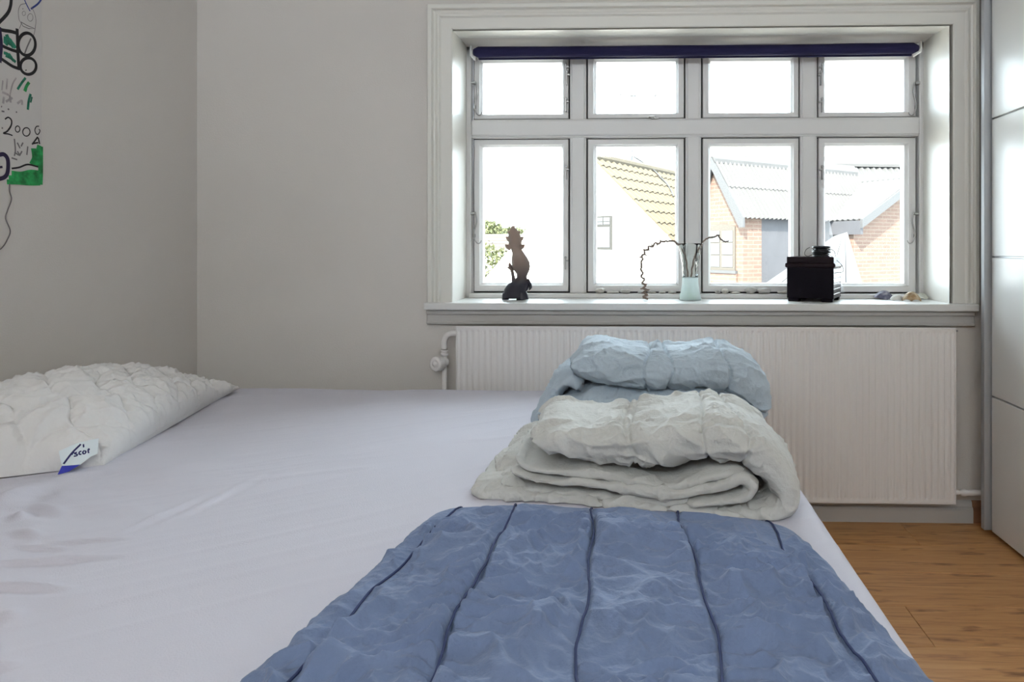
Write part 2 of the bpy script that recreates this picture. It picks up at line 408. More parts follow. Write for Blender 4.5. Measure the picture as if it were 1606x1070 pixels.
# unseen rear window, added so sky light fills the room from behind
rw = tag(empty('window_2', (-.15, YB-.1, 1.9)), kind='structure')
ring('frame', -1.5, 1.2, 1.9, 2.38, (.04, .04, .03, .03), [(0, YB-.14), (0, YB-.08), (1, YB-.08), (1, YB-.14)], M['frame'], rw)
box('mullion', -.17, -.13, YB-.14, YB-.08, 1.93, 2.35, M['frame'], rw)

# ------------------------------------------------------------------ roller blind
BY = 2.60
bl = tag(empty('roller_blind', P(1090, 80, BY)), 'rolled-up navy blue roller blind under the window head', 'blind')
bz = Z_(79, BY, 1090); bx0, bx1 = X_(741, BY), X_(1445, BY)
n = 90; m_ = 28; xs = np.linspace(bx0+.004, bx1-.012, n)
rr = 0.0205+.0012*perlin(xs*6, 0.3, 0.7)
V = []
for i in range(n):
    e = min(1, i/1.5+.55, (n-1-i)/1.5+.55)
    for k in range(m_):
        g = 2*math.pi*k/m_; r = rr[i]*e*(1+.012*math.sin(3*g+xs[i]*9))
        V.append((xs[i], BY+r*math.cos(g), bz+r*math.sin(g)-.002*math.sin(math.pi*i/(n-1))))
Fq = [tuple(q) for q in grid_faces(n, m_, True)]+[tuple(range(m_)), tuple((n-1)*m_+k for k in range(m_))]
mesh('fabric_roll', V, Fq, M['blind'], bl, True)
for xx in (bx0-.004, bx1-.006):
    bm = bbox(bmesh.new(), xx-.003, xx+.003, BY-.016, FY-.012, bz-.018, bz+.024, .002); bbox(bm, xx-.006, xx+.010, BY-.006, BY+.006, bz-.005, bz+.006, .002)
    frombm('bracket', bm, M['frame'], bl)
box('bottom_bar', bx0+.02, bx1-.03, BY+.010, BY+.018, bz-.026, bz-.014, M['blind'], bl, .003)

# ------------------------------------------------------------------ radiator
RY = 2.345
rx0, rx1 = X_(715, RY), X_(1499.5, RY); rz1, rz0 = Z_(513, RY, 1100), Z_(787, RY, 1100)
rad = tag(empty('radiator', ((rx0+rx1)/2, RY+.05, rz0)), 'long white ribbed panel radiator below the window sill', 'radiator')
nr = 80; pitch = (rx1-rx0-.024)/nr; sub = 8
xs = np.concatenate([[rx0], rx0+.012+pitch*np.arange(nr*sub+1)/sub, [rx1]])
zs = np.concatenate([[rz0, rz0+.012], np.linspace(rz0+.020, rz1-.020, 10), [rz1-.012, rz1]])
wave = np.zeros(len(xs)); ph = np.arange(nr*sub+1)/sub; wave[1:-1] = (np.clip(1.6*np.cos(2*np.pi*ph), -1, 1)*.5+.5)
V = []
for z in zs:
    k = np.clip(min(z-rz0-.010, rz1-.010-z)/.010, 0, 1)
    for x, w_ in zip(xs, wave): V.append((x, RY+.0030*(w_*k), z))
Vn = np.array(V); Fq = grid_faces(len(zs), len(xs)).tolist()
nn = len(V); nx = len(xs); nz = len(zs)
edge = [(rx0, rz0), (rx1, rz0), (rx1, rz1), (rx0, rz1)]
o = mesh('front_panel', V, Fq, M['radiator'], rad)
bm = bbox(bmesh.new(), rx0+.001, rx1-.001, RY+.006, RY+.022, rz0+.001, rz1-.001, .003, 2); frombm('panel_core', bm, M['radiator'], rad)
ring('panel_rim', rx0, rx1, rz0, rz1, (.007, .007, .007, .007), [(0, RY+.01), (0, RY+.0015), (.35, RY-.001), (.8, RY-.001), (1, RY+.004)], M['radiator'], rad)
bm = bmesh.new()
for k in range(40):
    xx = rx0+.03+k*(rx1-rx0-.06)/39
    bbox(bm, xx-.008, xx+.008, RY+.022, RY+.060, rz0+.03, rz1-.02)
frombm('convector_fins', bm, M['radiator'], rad)
box('wall_bracket', rx0+.20, rx0+.23, RY+.05, WY, rz0+.1, rz1-.05, M['radiator'], rad)
box('wall_bracket', rx1-.23, rx1-.20, RY+.05, WY, rz0+.1, rz1-.05, M['radiator'], rad)
# supply pipe, valve and thermostat knob on the left
VY = RY+.035
pipe = [P(718, 523, VY), P(709, 523, VY), P(701, 527, VY), P(697, 536, VY), P(697, 548, VY)]
o = tube('elbow_pipe', catmull(pipe, 24), .0105, M['radiator'], rad, 12)
zc = Z_(549, VY, 697); vx = X_(697, VY)
lathe('valve_collar', [(0, 0), (.0125, 0), (.0125, -.004), (.010, -.005), (.010, -.010), (.0125, -.011), (.0125, -.020), (0, -.020)], M['radiator'], rad, 20, Matrix.Translation((vx, VY, zc)))
kc = P(690, 570, VY-.03)
Mk = Matrix.Translation((vx, VY, kc.z)) @ Matrix.Rotation(math.radians(15), 4, 'Z') @ Matrix.Rotation(math.radians(90), 4, 'X')
vb = lathe('valve_body', [(0, -.014), (.015, -.014), (.016, -.006), (.016, .006), (.013, .012), (0, .013)], M['radiator'], rad, 20, Mk)
Mk2 = Matrix.Translation((vx-.010, VY-.012, kc.z-.002)) @ Matrix.Rotation(math.radians(-25), 4, 'Z') @ Matrix.Rotation(math.radians(90), 4, 'X')
kn = lathe('thermostat_knob', [(0, 0), (.024, 0), (.0255, .004), (.0255, .026), (.023, .031), (.014, .032), (.013, .029), (.009, .029), (.008, .033), (0, .034)], M['radiator'], rad, 28, Mk2)
bm = bmesh.new()
for k in range(18):
    g = 2*math.pi*k/18
    bbox(bm, .0245, .0265, -.0012, .0012, .004, .024, 0, 1, Mk2 @ Matrix.Rotation(g, 4, 'Z'))
frombm('knob_grip', bm, M['radiator'], kn)
tube('riser_pipe', [(vx, VY, zc-.018), (vx, VY, .3), (vx, VY, 0.0)], .0095, M['radiator'], rad, 12)
# return fitting bottom right and vent plug top right
zr = Z_(773, RY+.03, 1515); q = lambda px: (X_(px, RY+.03), RY+.03, zr)
Mr = Matrix.Translation(q(1500)) @ Matrix.Rotation(math.radians(90), 4, 'Y')
L_ = X_(1540, RY+.03)-X_(1500, RY+.03)
lathe('return_valve', [(0, -.01), (.008, -.01), (.009, .006), (.006, .012), (.012, .016), (.013, .028), (.010, .036), (.010, .05), (.009, L_+.04), (0, L_+.04)], M['radiator'], rad, 18, Mr)
zp = Z_(519, RY+.02, 1500)
lathe('vent_plug', [(0, -.004), (.006, -.004), (.006, .006), (.003, .007), (.003, .014), (0, .014)], M['chrome'], rad, 12, Matrix.Translation((rx1, RY+.02, zp)) @ Matrix.Rotation(math.radians(90), 4, 'Y'))

# ------------------------------------------------------------------ wardrobe with sliding door
WDY = 2.326; wx = X_(1543.5, WDY); wx1 = X_(1553.5, WDY)
wd = tag(empty('wardrobe', (wx1+.2, 1.2, 0)), 'tall off-white wardrobe with sliding panel door on the right', 'wardrobe')
box('end_panel', wx, XR-.01, WDY, WDY+.022, Z_(832, WDY, 1545), 2.36, M['alu'], wd, .0015)
box('plinth', wx1+.05, XR-.01, -.30, WDY, 0, .055, M['dark'], wd)
box('carcass', wx1+.045, XR-.01, -.30, WDY, .055, 2.36, M['wardrobe'], wd, .002)
zl = [Z_(832, WDY, 1545)-.0, P(1553, 621, WDY).z, P(1553, 403, WDY).z, P(1553, 187.5, WDY).z]
zl.append(2*zl[3]-zl[2]); zl.append(2.352)
dr = box('sliding_door', wx1+.012, wx1+.032, .72, WDY-.002, zl[0], zl[5], M['alu'], wd)
for i in range(5):
    g = .003
    box('door_panel', wx1, wx1+.014, .745, WDY-.008, zl[i]+(g if i else 0), zl[i+1]-g, M['wardrobe'], dr, .0012)
box('door_stile', wx1-.003, wx1+.014, .72, .744, zl[0], zl[5], M['alu'], dr, .002)
d2 = box('sliding_door', wx1+.034, wx1+.044, -.29, .76, zl[0], zl[5], M['alu'], wd)
for i in range(5):
    box('door_panel', wx1+.026, wx1+.036, -.28, .74, zl[i]+(.003 if i else 0), zl[i+1]-.003, M['wardrobe'], d2, .0012)

# ------------------------------------------------------------------ bed
BT = EYE-.471; bX0, bX1, bY0, bY1 = XL+.012, .330, .45, 2.262
bed = tag(empty('bed', ((bX0+bX1)/2, (bY0+bY1)/2, 0)), 'low double bed under the fitted white sheet', 'bed')
box('bed_base', bX0+.02, bX1-.025, bY0+.03, bY1-.03, .13, .30, M['wood'], bed, .01, 2)
for x in (bX0+.1, bX1-.12):
    for yy in (bY0+.12, bY1-.12):
        lathe('leg', [(0, 0), (.024, 0), (.03, .13), (0, .13)], M['wood'], bed, 16, Matrix.Translation((x, yy, 0)))
box('mattress', bX0+.012, bX1-.012, bY0+.012, bY1-.012, .30, BT-.012, M['pillow'], bed, .03, 3)
# fitted sheet: soft box shell with creases
def edge_prof(a0, a1, side, rad, nflat, narc=10, nside=8):
    out = []
    for k in range(nside): out.append((a0, side-(side-rad)*k/nside))
    for k in range(narc+1):
        g = math.pi/2*k/narc; out.append((a0+rad-rad*math.cos(g), rad-rad*math.sin(g)))
    for k in range(1, nflat): out.append((a0+rad+(a1-a0-2*rad)*k/nflat, 0))
    for k in range(narc+1):
        g = math.pi/2*(1-k/narc); out.append((a1-rad+rad*math.cos(g), rad-rad*math.sin(g)))
    for k in range(1, nside+1): out.append((a1, rad+(side-rad)*k/nside))
    return np.array(out)
ex = edge_prof(bX0, bX1, .20, .035, 380); ey = edge_prof(bY0, bY1, .20, .035, 360)
xx, yy = np.meshgrid(ex[:, 0], ey[:, 0], indexing='ij'); dz = np.minimum(ex[:, 1][:, None]+ey[:, 1][None, :], .20)
zz = BT-dz
top = np.clip(1-dz/.03, 0, 1)
# long soft drag lines plus sharper creases near the head end
ang = math.radians(33); ca, sa = math.cos(ang), math.sin(ang)
uu = xx*ca+yy*sa; vv = -xx*sa+yy*ca
soft = perlin(uu*1.6, vv*11, 0.4)*.0026+np.clip(ridged(uu*1.2+4, vv*9, 1.2)-.62, 0, 1)*.004+perlin(xx*3, yy*3, 2.0)*.004
soft += np.clip(ridged(uu*2.2+2, vv*24, 3.2)-.72, 0, 1)*.0035*np.clip((-.35-xx)/.4, 0, 1)
headw = np.clip((-.72-xx)/.25, 0, 1)*np.clip((1.52-yy)/.15, 0, 1)
soft += headw*(crumple(xx*5, yy*9, 0.7)*.0022)
def crease(p0, p1, amp, wd_):
    a = PZ(*p0, BT); b = PZ(*p1, BT); d = np.array([b.x-a.x, b.y-a.y]); Ln = np.hypot(*d); d /= Ln
    s_ = (xx-a.x)*d[0]+(yy-a.y)*d[1]; q_ = -(xx-a.x)*d[1]+(yy-a.y)*d[0]
    q_ = q_+.006*np.sin(s_*13)
    win_ = np.clip(s_/(.45*Ln), 0, 1)**.8*np.clip((Ln-s_)/(.45*Ln), 0, 1)**.8
    return amp*1.0*win_*(np.exp(-(q_/wd_/.75)**2)-.5*np.exp(-((q_+1.7*wd_)/wd_/.75)**2))
for c in (((-60, 886), (205, 870), .008, .007), ((-60, 915), (125, 922), .009, .008), ((25, 856), (120, 858), .006, .006), ((70, 850), (215, 842), .005, .005),
          ((55, 788), (110, 803), .008, .012), ((30, 800), (40, 812), .008, .012), ((25, 828), (75, 842), .007, .010), ((-20, 1045), (40, 1038), .006, .008), ((0, 960), (38, 968), .006, .012),
          ((150, 850), (330, 770), .004, .010), ((215, 838), (420, 740), .003, .012), ((60, 760), (180, 735), .005, .02), ((-20, 800), (50, 760), .012, .03)):
    soft = soft+crease(*c)
zz = zz+soft*top
yy2 = yy-(.006*perlin(xx*4, yy*0, 5.0))*np.clip(dz/.03, 0, 1)
V = np.stack([xx, yy2, zz], -1).reshape(-1, 3)
sheet = tag(npmesh('fitted_sheet', V, grid_faces(*xx.shape), M['sheet']), 'white fitted sheet stretched over the mattress', 'sheet')
def sheet_z(x, y):
    i = int(np.argmin(np.abs(ex[:, 0]-x))); j = int(np.argmin(np.abs(ey[:, 0]-y))); return zz[i, j]

# ------------------------------------------------------------------ soft goods helpers
def cushion(quad, h, nu, nv, ex_, z0, disp=None, hfun=None, su=(True, True), sv=(True, True)):
    """quad FL, FR, NL, NR on the bed plane; rounded on all sides"""
    a = np.linspace(-1, 1, nu); b = np.linspace(-1, 1, nv)
    S = np.sin(np.pi*a/2)*.55+np.tanh(2.6*a)/np.tanh(2.6)*.45; T = np.sin(np.pi*b/2)*.55+np.tanh(2.6*b)/np.tanh(2.6)*.45
    S, T = np.meshgrid(S, T, indexing='ij')
    s = (S+1)/2; t = (T+1)/2
    FL, FR, NL, NR = [np.array(q) for q in quad]
    XY = ((FL*(1-s[..., None])+FR*s[..., None])*t[..., None]+(NL*(1-s[..., None])+NR*s[..., None])*(1-t[..., None]))
    prof = np.clip(1-np.abs(S)**ex_, 0, 1)**(1/ex_)*np.clip(1-np.abs(T)**ex_, 0, 1)**(1/ex_)
    hh = h if hfun is None else hfun(s, t)
    V = np.concatenate([XY, (z0+prof*hh)[..., None]], -1)
    return V, s, t, prof
# front blue duvet -------------------------------------------------
def blue_h(s, t): return .088-.016*s-t*(.030*(1-s)+.004*s)+.005*perlin(s*2, t*2, 1.7)
quad = ((-.352, 1.165), (.245, 1.108), (-.430, .44), (.350, .44))
V, s, t, prof = cushion(quad, .07, 640, 560, 3.4, BT+.001, hfun=blue_h)
shp = V.shape[:2]
seams = [(.075, .105), (.245, .310), (.462, .492), (.690, .665), (.930, .845)]    # fraction at far end, at near end
x, yv = V[..., 0], V[..., 1]
wdt = .66
dmin = np.full(shp, 9.0); sx = []
for k, (sf, sn) in enumerate(seams):
    sc = sf*t+sn*(1-t)+.0045*np.sin(t*21+k*2)+.004*np.sin(t*9+k)
    dmin = np.minimum(dmin, np.abs(s-sc)*wdt); sx.append(sc)
cell = np.zeros(shp)
for sc in sx: cell += (s > sc)
puff = np.clip(dmin/.05, 0, 1)**.6*.0045-.0045
groove = -.007*np.exp(-(dmin/.0035)**2)
near = np.exp(-dmin/.03)
wx_ = x+.018*perlin(x*9, yv*9, .2); wy_ = yv+.030*perlin(x*6+3, yv*5, .9)+.008*perlin(x*16+3, yv*16, .4)
def sharp(n_, p=2.0): return np.clip(1-np.abs(n_)*1.9, 0, 1)**p
gate = lambda a_, b_, z_: np.clip(perlin(x*a_, yv*b_, z_)*1.5+.45, 0, 1)
c_ = cell*17.3
# pleats pulled in by the stitching, crossing the channel
rib = (sharp(perlin(wx_*5+c_, wy_*30, 1+cell), 2.2)*.0085+sharp(perlin(wx_*8+c_, wy_*55, 5+cell), 2.)*.0040)*(.25+.9*near)*gate(7, 9, 3.1)
# free crumples in the middle of each channel
ro = .8*np.sin(cell*2.1+.6); ux = wx_*np.cos(ro)-wy_*np.sin(ro); uy = wx_*np.sin(ro)+wy_*np.cos(ro)
cr = sharp(perlin(ux*7+c_, uy*17, 2.2), 2.2)*.0105*gate(5, 5, 8.2)+sharp(perlin(ux*20, uy*11+c_, 6.6), 2.0)*.0060*gate(8, 8, 1.4)
cr = cr+sharp(perlin(wx_*30+c_, wy_*38, 3.3), 1.6)*.0024+perlin(wx_*60, wy_*70, .7)*.0007
big = perlin(wx_*4+c_, wy_*6, 7.7)*.009+perlin(wx_*11, wy_*13+c_, 1.7)*.0055-.004
# a few long folds
def fold(pa, pb, amp, wd_):
    d = np.array([pb[0]-pa[0], pb[1]-pa[1]]); Ln = np.hypot(*d); d /= Ln
    s_ = (wx_-pa[0])*d[0]+(wy_-pa[1])*d[1]; q_ = -(wx_-pa[0])*d[1]+(wy_-pa[1])*d[0]
    return amp*np.clip(s_/.05, 0, 1)*np.clip((Ln-s_)/.06, 0, 1)*np.exp(-np.abs(q_/wd_)**1.3)
ZB = BT+.065
def bp(px, py): q_ = PZ(px, py, ZB); return (q_.x, q_.y)
lf = sum(fold(bp(*a), bp(*b), am, w_) for a, b, am, w_ in (
    ((945, 825), (1080, 870), .011, .008), ((1080, 865), (1190, 930), .013, .009), ((620, 910), (720, 905), .012, .007), ((745, 908), (850, 912), .011, .007),
    ((700, 870), (790, 840), .009, .008), ((960, 1045), (1120, 1030), .014, .008), ((1135, 1050), (1280, 1060), .012, .008), ((1130, 960), (1260, 990), .010, .010),
    ((900, 980), (770, 1020), .010, .009), ((560, 960), (680, 915), .011, .010), ((480, 1020), (620, 930), .013, .012), ((1250, 900), (1400, 1010), .009, .009)))
fe = 1-.85*np.clip((t-.80)/.16, 0, 1)
fe = fe*(1-.5*np.clip((.07-s)/.07, 0, 1)); hold = 1-np.exp(-(dmin/.0045)**2)
wr = 2.4*rib+2.2*cr; wr = wr-wr.mean()+1.4*lf*np.clip((.92-t)/.12, 0, 1); wr = np.clip(wr, -.012, .017)
disp = fe*(puff+groove+hold*wr+big*(.5+.5*hold))*np.clip((prof-.1)*1.5, 0, 1)
Fq = grid_faces(*shp); Vf = V.reshape(-1, 3); N = vnormals(Vf, Fq)
N[N[:, 2] < -.2] *= -1
Vd = Vf+N*disp.reshape(-1, 1); Vd[:, 2] = np.maximum(Vd[:, 2], BT+.001)
blue = tag(npmesh('folded_duvet', Vd, Fq, M['blue']), 'dark blue quilted duvet folded flat, nearest on the bed', 'duvet', 'folded duvets on the bed')
Vg = Vd.reshape(*shp, 3)
def seam_on(Vg_, path_ij, r, m_, parent, name='quilting_seam', lift=.0):
    pts = [Vg_[i, j]+np.array([0, 0, lift]) for i, j in path_ij]; return tube(name, pts, r, m_, parent, 6)
scol = s[:, 0]
for k, sc in enumerate(sx):
    path = []
    for j in range(6, shp[1]-6, 4):
        path.append((int(np.argmin(np.abs(scol-sc[0, j]))), j))
    pts = np.array([Vg[i, j] for i, j in path]); ker = np.ones(3)/3
    pts[:, 2] = [np.median([Vg[i, j, 2], Vg[max(i-5, 0):i+6, j, 2].max()-.0015, Vg[i, j, 2]+.006]) for i, j in path]
    for a in range(3): pts[1:-1, a] = np.convolve(pts[:, a], ker, 'valid')
    tube('quilting_seam', pts+np.array([0, 0, .0020]), .0016, M['thread'], blue, 6)

# ribbon of padded cloth: centre line in the front (XZ) plane, going back in depth
def ribbon(px_path, thick_px, yf, yb, n=3.0, NU=220, MV=96, ycut=None, endr=.8, skew=0.0):
    """skew: how much nearer the front edge comes per metre to the right"""
    def place(a, b):
        Y = yf
        for _ in range(4): Y = yf-skew*(X_(a, Y)+.3)
        return P(a, b, Y)
    pts = np.array([tuple(place(a, b)) for a, b in px_path]); k = yf/F
    c = catmull(pts[:, [0, 2]], NU); th = np.interp(np.linspace(0, 1, NU), np.linspace(0, 1, len(thick_px)), thick_px)*k
    seg = np.r_[0, np.cumsum(np.hypot(*np.diff(c, axis=0).T))]; Ln = seg[-1]
    e = np.minimum(seg, Ln-seg)/(th*endr+1e-9); e = np.clip(e, 0, 1); taper = np.sqrt(np.clip(1-(1-e)**2, 0.0004, 1))
    tg = np.gradient(c, axis=0); tg /= np.linalg.norm(tg, axis=1)[:, None]+1e-12; nm = np.stack([-tg[:, 1], tg[:, 0]], -1)
    g = np.linspace(0, 2*np.pi, MV, endpoint=False)
    ca_ = np.sign(np.cos(g))*np.abs(np.cos(g))**(2/n); sb = np.sign(np.sin(g))*np.abs(np.sin(g))**(2/n)
    yfv = np.interp(np.linspace(0, 1, NU), np.linspace(0, 1, len(ycut)), ycut) if ycut else np.zeros(NU)
    yfv = yfv-skew*(c[:, 0]+.3)
    V = np.zeros((NU, MV, 3))
    half = (yb-yf-yfv)/2; mid = (yb+yf+yfv)/2
    V[..., 0] = c[:, 0:1]+nm[:, 0:1]*(th*taper/2)[:, None]*sb[None]
    V[..., 2] = c[:, 1:2]+nm[:, 1:2]*(th*taper/2)[:, None]*sb[None]
    V[..., 1] = mid[:, None]-half[:, None]*ca_[None]*(.9+.1*taper[:, None])
    return V.reshape(-1, 3), grid_faces(NU, MV, True)
def wrinkle(V, Fq, seed, amp=1.0, seamx=()):
    N = vnormals(V, Fq); x, y, z = V.T
    wx = x+.02*perlin(x*8+seed, y*8, z*8); wy = y+.02*perlin(x*8, y*8+seed, z*8); wz = z+.02*perlin(x*8, y*8, z*8+seed)
    sh = lambda n_, p: np.clip(1-np.abs(n_)*1.9, 0, 1)**p
    g1 = np.clip(perlin(x*6+seed, y*6, z*6)*1.5+.5, 0, 1); g2 = np.clip(.6-perlin(x*5, y*5+seed, z*5)*1.5, 0, 1)
    a = perlin(x*4+seed, y*4, z*4)*.007+perlin(x*11+seed, y*9, z*11)*.004
    a = a+sh(perlin(wx*9+wz*7+seed, wy*12-wx*6, wz*6), 2.2)*.0085*g1+sh(perlin(wx*7-wz*9, wy*20+seed, wz*20), 2.2)*.0065*g2
    a = a+sh(perlin(wx*28+seed, wy*18, wz*24), 1.7)*.0026+sh(perlin(wx*16-wy*14, wy*30, wz*12+seed), 2)*.003*g1-.003
    for sx_, wv in seamx:
        d = np.abs(x-(sx_+.010*np.sin(z*40+y*9+sx_*50)))
        a = a-.0060*np.exp(-(d/.0035)**2)-.003*np.exp(-(d/.015)**2)+.005*np.exp(-(d/.04)**2)*sh(perlin(x*6, wy*36, wz*36), 2)
    V = V+N*(a*amp)[:, None]; V[:, 2] = np.maximum(V[:, 2], BT+.002)
    return V
def duvet(name, layers, m_, label, seed):
    parts = []; off = 0; VV = []; FF = []
    for k, (pp, th, yf, yb, kw, amp, seamx) in enumerate(layers):
        V, Fq = ribbon(pp, th, yf, yb, **kw); V = wrinkle(V, Fq, seed+k*3.7, amp, seamx)
        VV.append(V); FF.append(Fq+off); off += len(V)
    o = npmesh(name, np.concatenate(VV), np.concatenate(FF), m_)
    return tag(o, label, 'duvet', 'folded duvets on the bed')
# middle grey-green duvet, folded in layers around its right end
gy = 1.262; SK = .175; gx = lambda px: X_(px, 1.21)
mid_l = [
 ([(828, 694), (870, 697), (930, 704), (990, 708), (1050, 709), (1110, 703), (1165, 707), (1212, 736), (1238, 772), (1236, 800), (1195, 814), (1120, 812)],
  [46, 52, 46, 58, 72, 72, 68, 64, 58, 48, 34, 20], gy, 1.52, dict(n=3.1, NU=460, MV=190, skew=SK), 1.0, [(gx(985), 1), (gx(994), 1), (gx(1108), 1), (gx(1165), 1)]),
 ([(806, 716), (826, 736), (880, 743), (940, 746), (1000, 758), (1060, 766), (1120, 750), (1168, 742)], [12, 18, 20, 20, 18, 18, 18, 10], gy+.010, 1.52, dict(n=3.6, NU=300, MV=100, skew=SK), .7, []),
 ([(800, 742), (850, 757), (930, 761), (1000, 772), (1060, 778), (1130, 766), (1162, 754), (1182, 766), (1168, 784), (1130, 790), (1080, 795)], [14, 18, 17, 17, 18, 22, 20, 18, 18, 16, 12], gy+.002, 1.52, dict(n=3.6, NU=340, MV=100, skew=SK), .7, []),
 ([(782, 760), (840, 772), (900, 776), (960, 782), (1020, 788), (1080, 786)], [12, 16, 15, 15, 15, 10], gy+.014, 1.58, dict(n=3.6, NU=240, MV=90, skew=SK), .7, []),
 ([(742, 778), (790, 778), (850, 784), (930, 792), (1010, 801), (1090, 808), (1170, 812), (1225, 808)], [22, 34, 34, 34, 34, 34, 30, 22], gy+.004, 1.615, dict(n=3.2, NU=360, MV=140, skew=SK), 1.2, [(gx(935), 1), (gx(1040), 1)]),
 ([(764, 764), (785, 755), (815, 752), (850, 758)], [16, 30, 36, 20], gy+.06, 1.69, dict(n=2.8, NU=180, MV=130, skew=SK), 1.7, []),
]
duvet('folded_duvet', mid_l, M['grey'], 'pale grey-green duvet folded in layers, between the other two duvets', 2.0)
# back blue-grey duvet
by_ = 1.645; hx = lambda px: X_(px, by_)
back_l = [
 ([(893, 577), (930, 577), (980, 586), (1030, 590), (1080, 588), (1130, 585), (1168, 598), (1192, 622), (1204, 650)],
  [58, 66, 64, 60, 62, 68, 66, 58, 44], by_, 1.98, dict(n=3.0, NU=400, MV=190), 1.0, [(hx(1015), 1), (hx(1050), 1), (hx(1140), 1)]),
 ([(866, 650), (930, 645), (1010, 646), (1100, 648), (1170, 655), (1206, 652)], [50, 74, 80, 80, 74, 56], by_+.02, 1.98, dict(n=2.8, NU=200, MV=90), 1.0, []),
 ([(836, 672), (852, 645), (868, 616), (886, 600), (910, 604)], [16, 22, 22, 20, 16], by_+.03, 1.93, dict(n=2.8, NU=140, MV=90), 1.5, []),
]
duvet('folded_duvet', back_l, M['bluegrey'], 'pale blue-grey duvet rolled up, farthest, in front of the radiator', 11.0)

# ------------------------------------------------------------------ pillow
pq = ((-1.595, 2.115), (-1.330, 2.150), (-1.605, 1.18), (-1.158, 1.425))
V, s, t, prof = cushion(pq, .17, 320, 400, 2.4, BT+.002, hfun=lambda s, t: .168-.075*t**2*1.0+.02*perlin(s*2, t*2, 3.3))
shp = V.shape[:2]; x, yv = V[..., 0], V[..., 1]
# pinched ear at the far corner, bulge of the near side
ear = np.clip((s-.75)/.25, 0, 1)*np.clip((t-.82)/.18, 0, 1); V[..., 0] += ear*.02; V[..., 1] += ear*.025; V[..., 2] += ear*.012
bul = np.sin(np.pi*np.clip(prof, 0, 1))*np.clip((s-.7)/.3, 0, 1)*.02; V[..., 0] += bul
q1 = (s*4.1+t*6.2)+.25*perlin(s*6, t*6, 1); q2 = (s*4.1-t*6.2)+.25*perlin(s*6+5, t*6, 2)
d1 = np.abs(q1-np.round(q1)); d2 = np.abs(q2-np.round(q2)); dd = np.minimum(d1, d2)
quilt = np.clip(dd/.35, 0, 1)**.5*.0130-.008-.005*np.exp(-(dd/.05)**2)
cr = crumple(s*6, t*9, .3, 4)*.004+sharp(perlin(s*9+t*8, t*16-s*5, .8), 2.2)*.007+sharp(perlin(s*14-t*8, t*22, 2.8), 2.)*.0045+np.clip(ridged(s*5+t*6, t*11, 6)-.4, 0, 1)*.005
Fq = grid_faces(*shp); Vf = V.reshape(-1, 3); N = vnormals(Vf, Fq); N[N[:, 2] < -.3] *= -1
Vd = Vf+N*((quilt+cr)*np.clip(prof*1.5, 0, 1)).reshape(-1, 1)
Vd[:, 2] = np.maximum(Vd[:, 2], BT+.002); Vd[:, 0] = np.maximum(Vd[:, 0], XL+.004)
pil = tag(npmesh('pillow', Vd, Fq, M['pillow']), 'white quilted pillow with a sewn-in label against the wall', 'pillow')
# piped edge cord on the far corner
# sewn-in label
ty = 1.425
def tagpt(px, py):
    k = (py-690)/55.0
    p_ = P(px, py, 1.398-.030*k+.0003*(px-92)); return p_
tm = mat('label_white', (0.80, 0.88, 0.92), 0.6); tb = mat('label_blue', (0.03, 0.04, 0.45), 0.6)
wv = [tagpt(*q) for q in ((92, 708), (110, 700), (127, 694), (155, 688), (153, 712), (143, 716), (126, 729), (112, 730), (97, 731))]
wb = [p_+Vector((-.002, .003, 0)) for p_ in wv]; k = len(wv)
lab = mesh('care_label', wv+wb, [tuple(range(k)), tuple(range(k, 2*k))]+[(i, (i+1) % k, k+(i+1) % k, k+i) for i in range(k)], tm, pil)
bv = [tagpt(*q) for q in ((97, 731), (112, 730.5), (126, 729), (108, 740), (90, 745))]; bb = [p_+Vector((-.002, .003, .0)) for p_ in bv]; k = len(bv)
mesh('blue_band', bv+bb, [tuple(range(k)), tuple(range(k, 2*k))]+[(i, (i+1) % k, k+(i+1) % k, k+i) for i in range(k)], tb, lab)
ink = mat('label_ink', (0.02, 0.02, 0.12), 0.7)
def flat_stroke(pts3, wid, nrm, lift=.0008):
    p = np.array([tuple(q) for q in pts3]); n_ = np.array(nrm, float); n_ /= np.linalg.norm(n_)
    t_ = np.gradient(p, axis=0); sd = np.cross(t_, n_); sd /= np.linalg.norm(sd, axis=1)[:, None]+1e-12
    wid = np.interp(np.linspace(0, 1, len(p)), np.linspace(0, 1, len(np.atleast_1d(wid))), np.atleast_1d(wid))
    a = p+sd*wid[:, None]/2+n_*lift; b = p-sd*wid[:, None]/2+n_*lift
    v = np.concatenate([a, b]); m2 = len(p)
    return [tuple(q) for q in v], [(i, i+1, m2+i+1, m2+i) for i in range(m2-1)]
ln = (wv[3]-wv[0]).cross(wv[8]-wv[0]).normalized()
if ln.y > 0: ln = -ln
strokes = [[(100, 728), (113, 711), (127, 697)],
           [(113, 714), (114, 711.5), (117, 710)],
           [(121, 710), (118, 710.6), (118, 712.2), (121, 713), (121, 715), (116, 716)],
           [(128, 708), (125, 709), (124.5, 712.5), (128, 713)],
           [(133, 707), (130.5, 708.5), (130.5, 711.5), (133, 712), (135, 709.5), (133.5, 707)],
           [(139.5, 703.5), (138.6, 708), (139, 710), (140.2, 710.4)], [(137.2, 706.4), (141.2, 705.2)], [(131, 697), (131.5, 702)]]
v, f = join([flat_stroke(catmull([tagpt(*q) for q in st], 14), .0028 if i else .004, ln) for i, st in enumerate(strokes)])
mesh('label_print', v, f, ink, lab, fix=False)

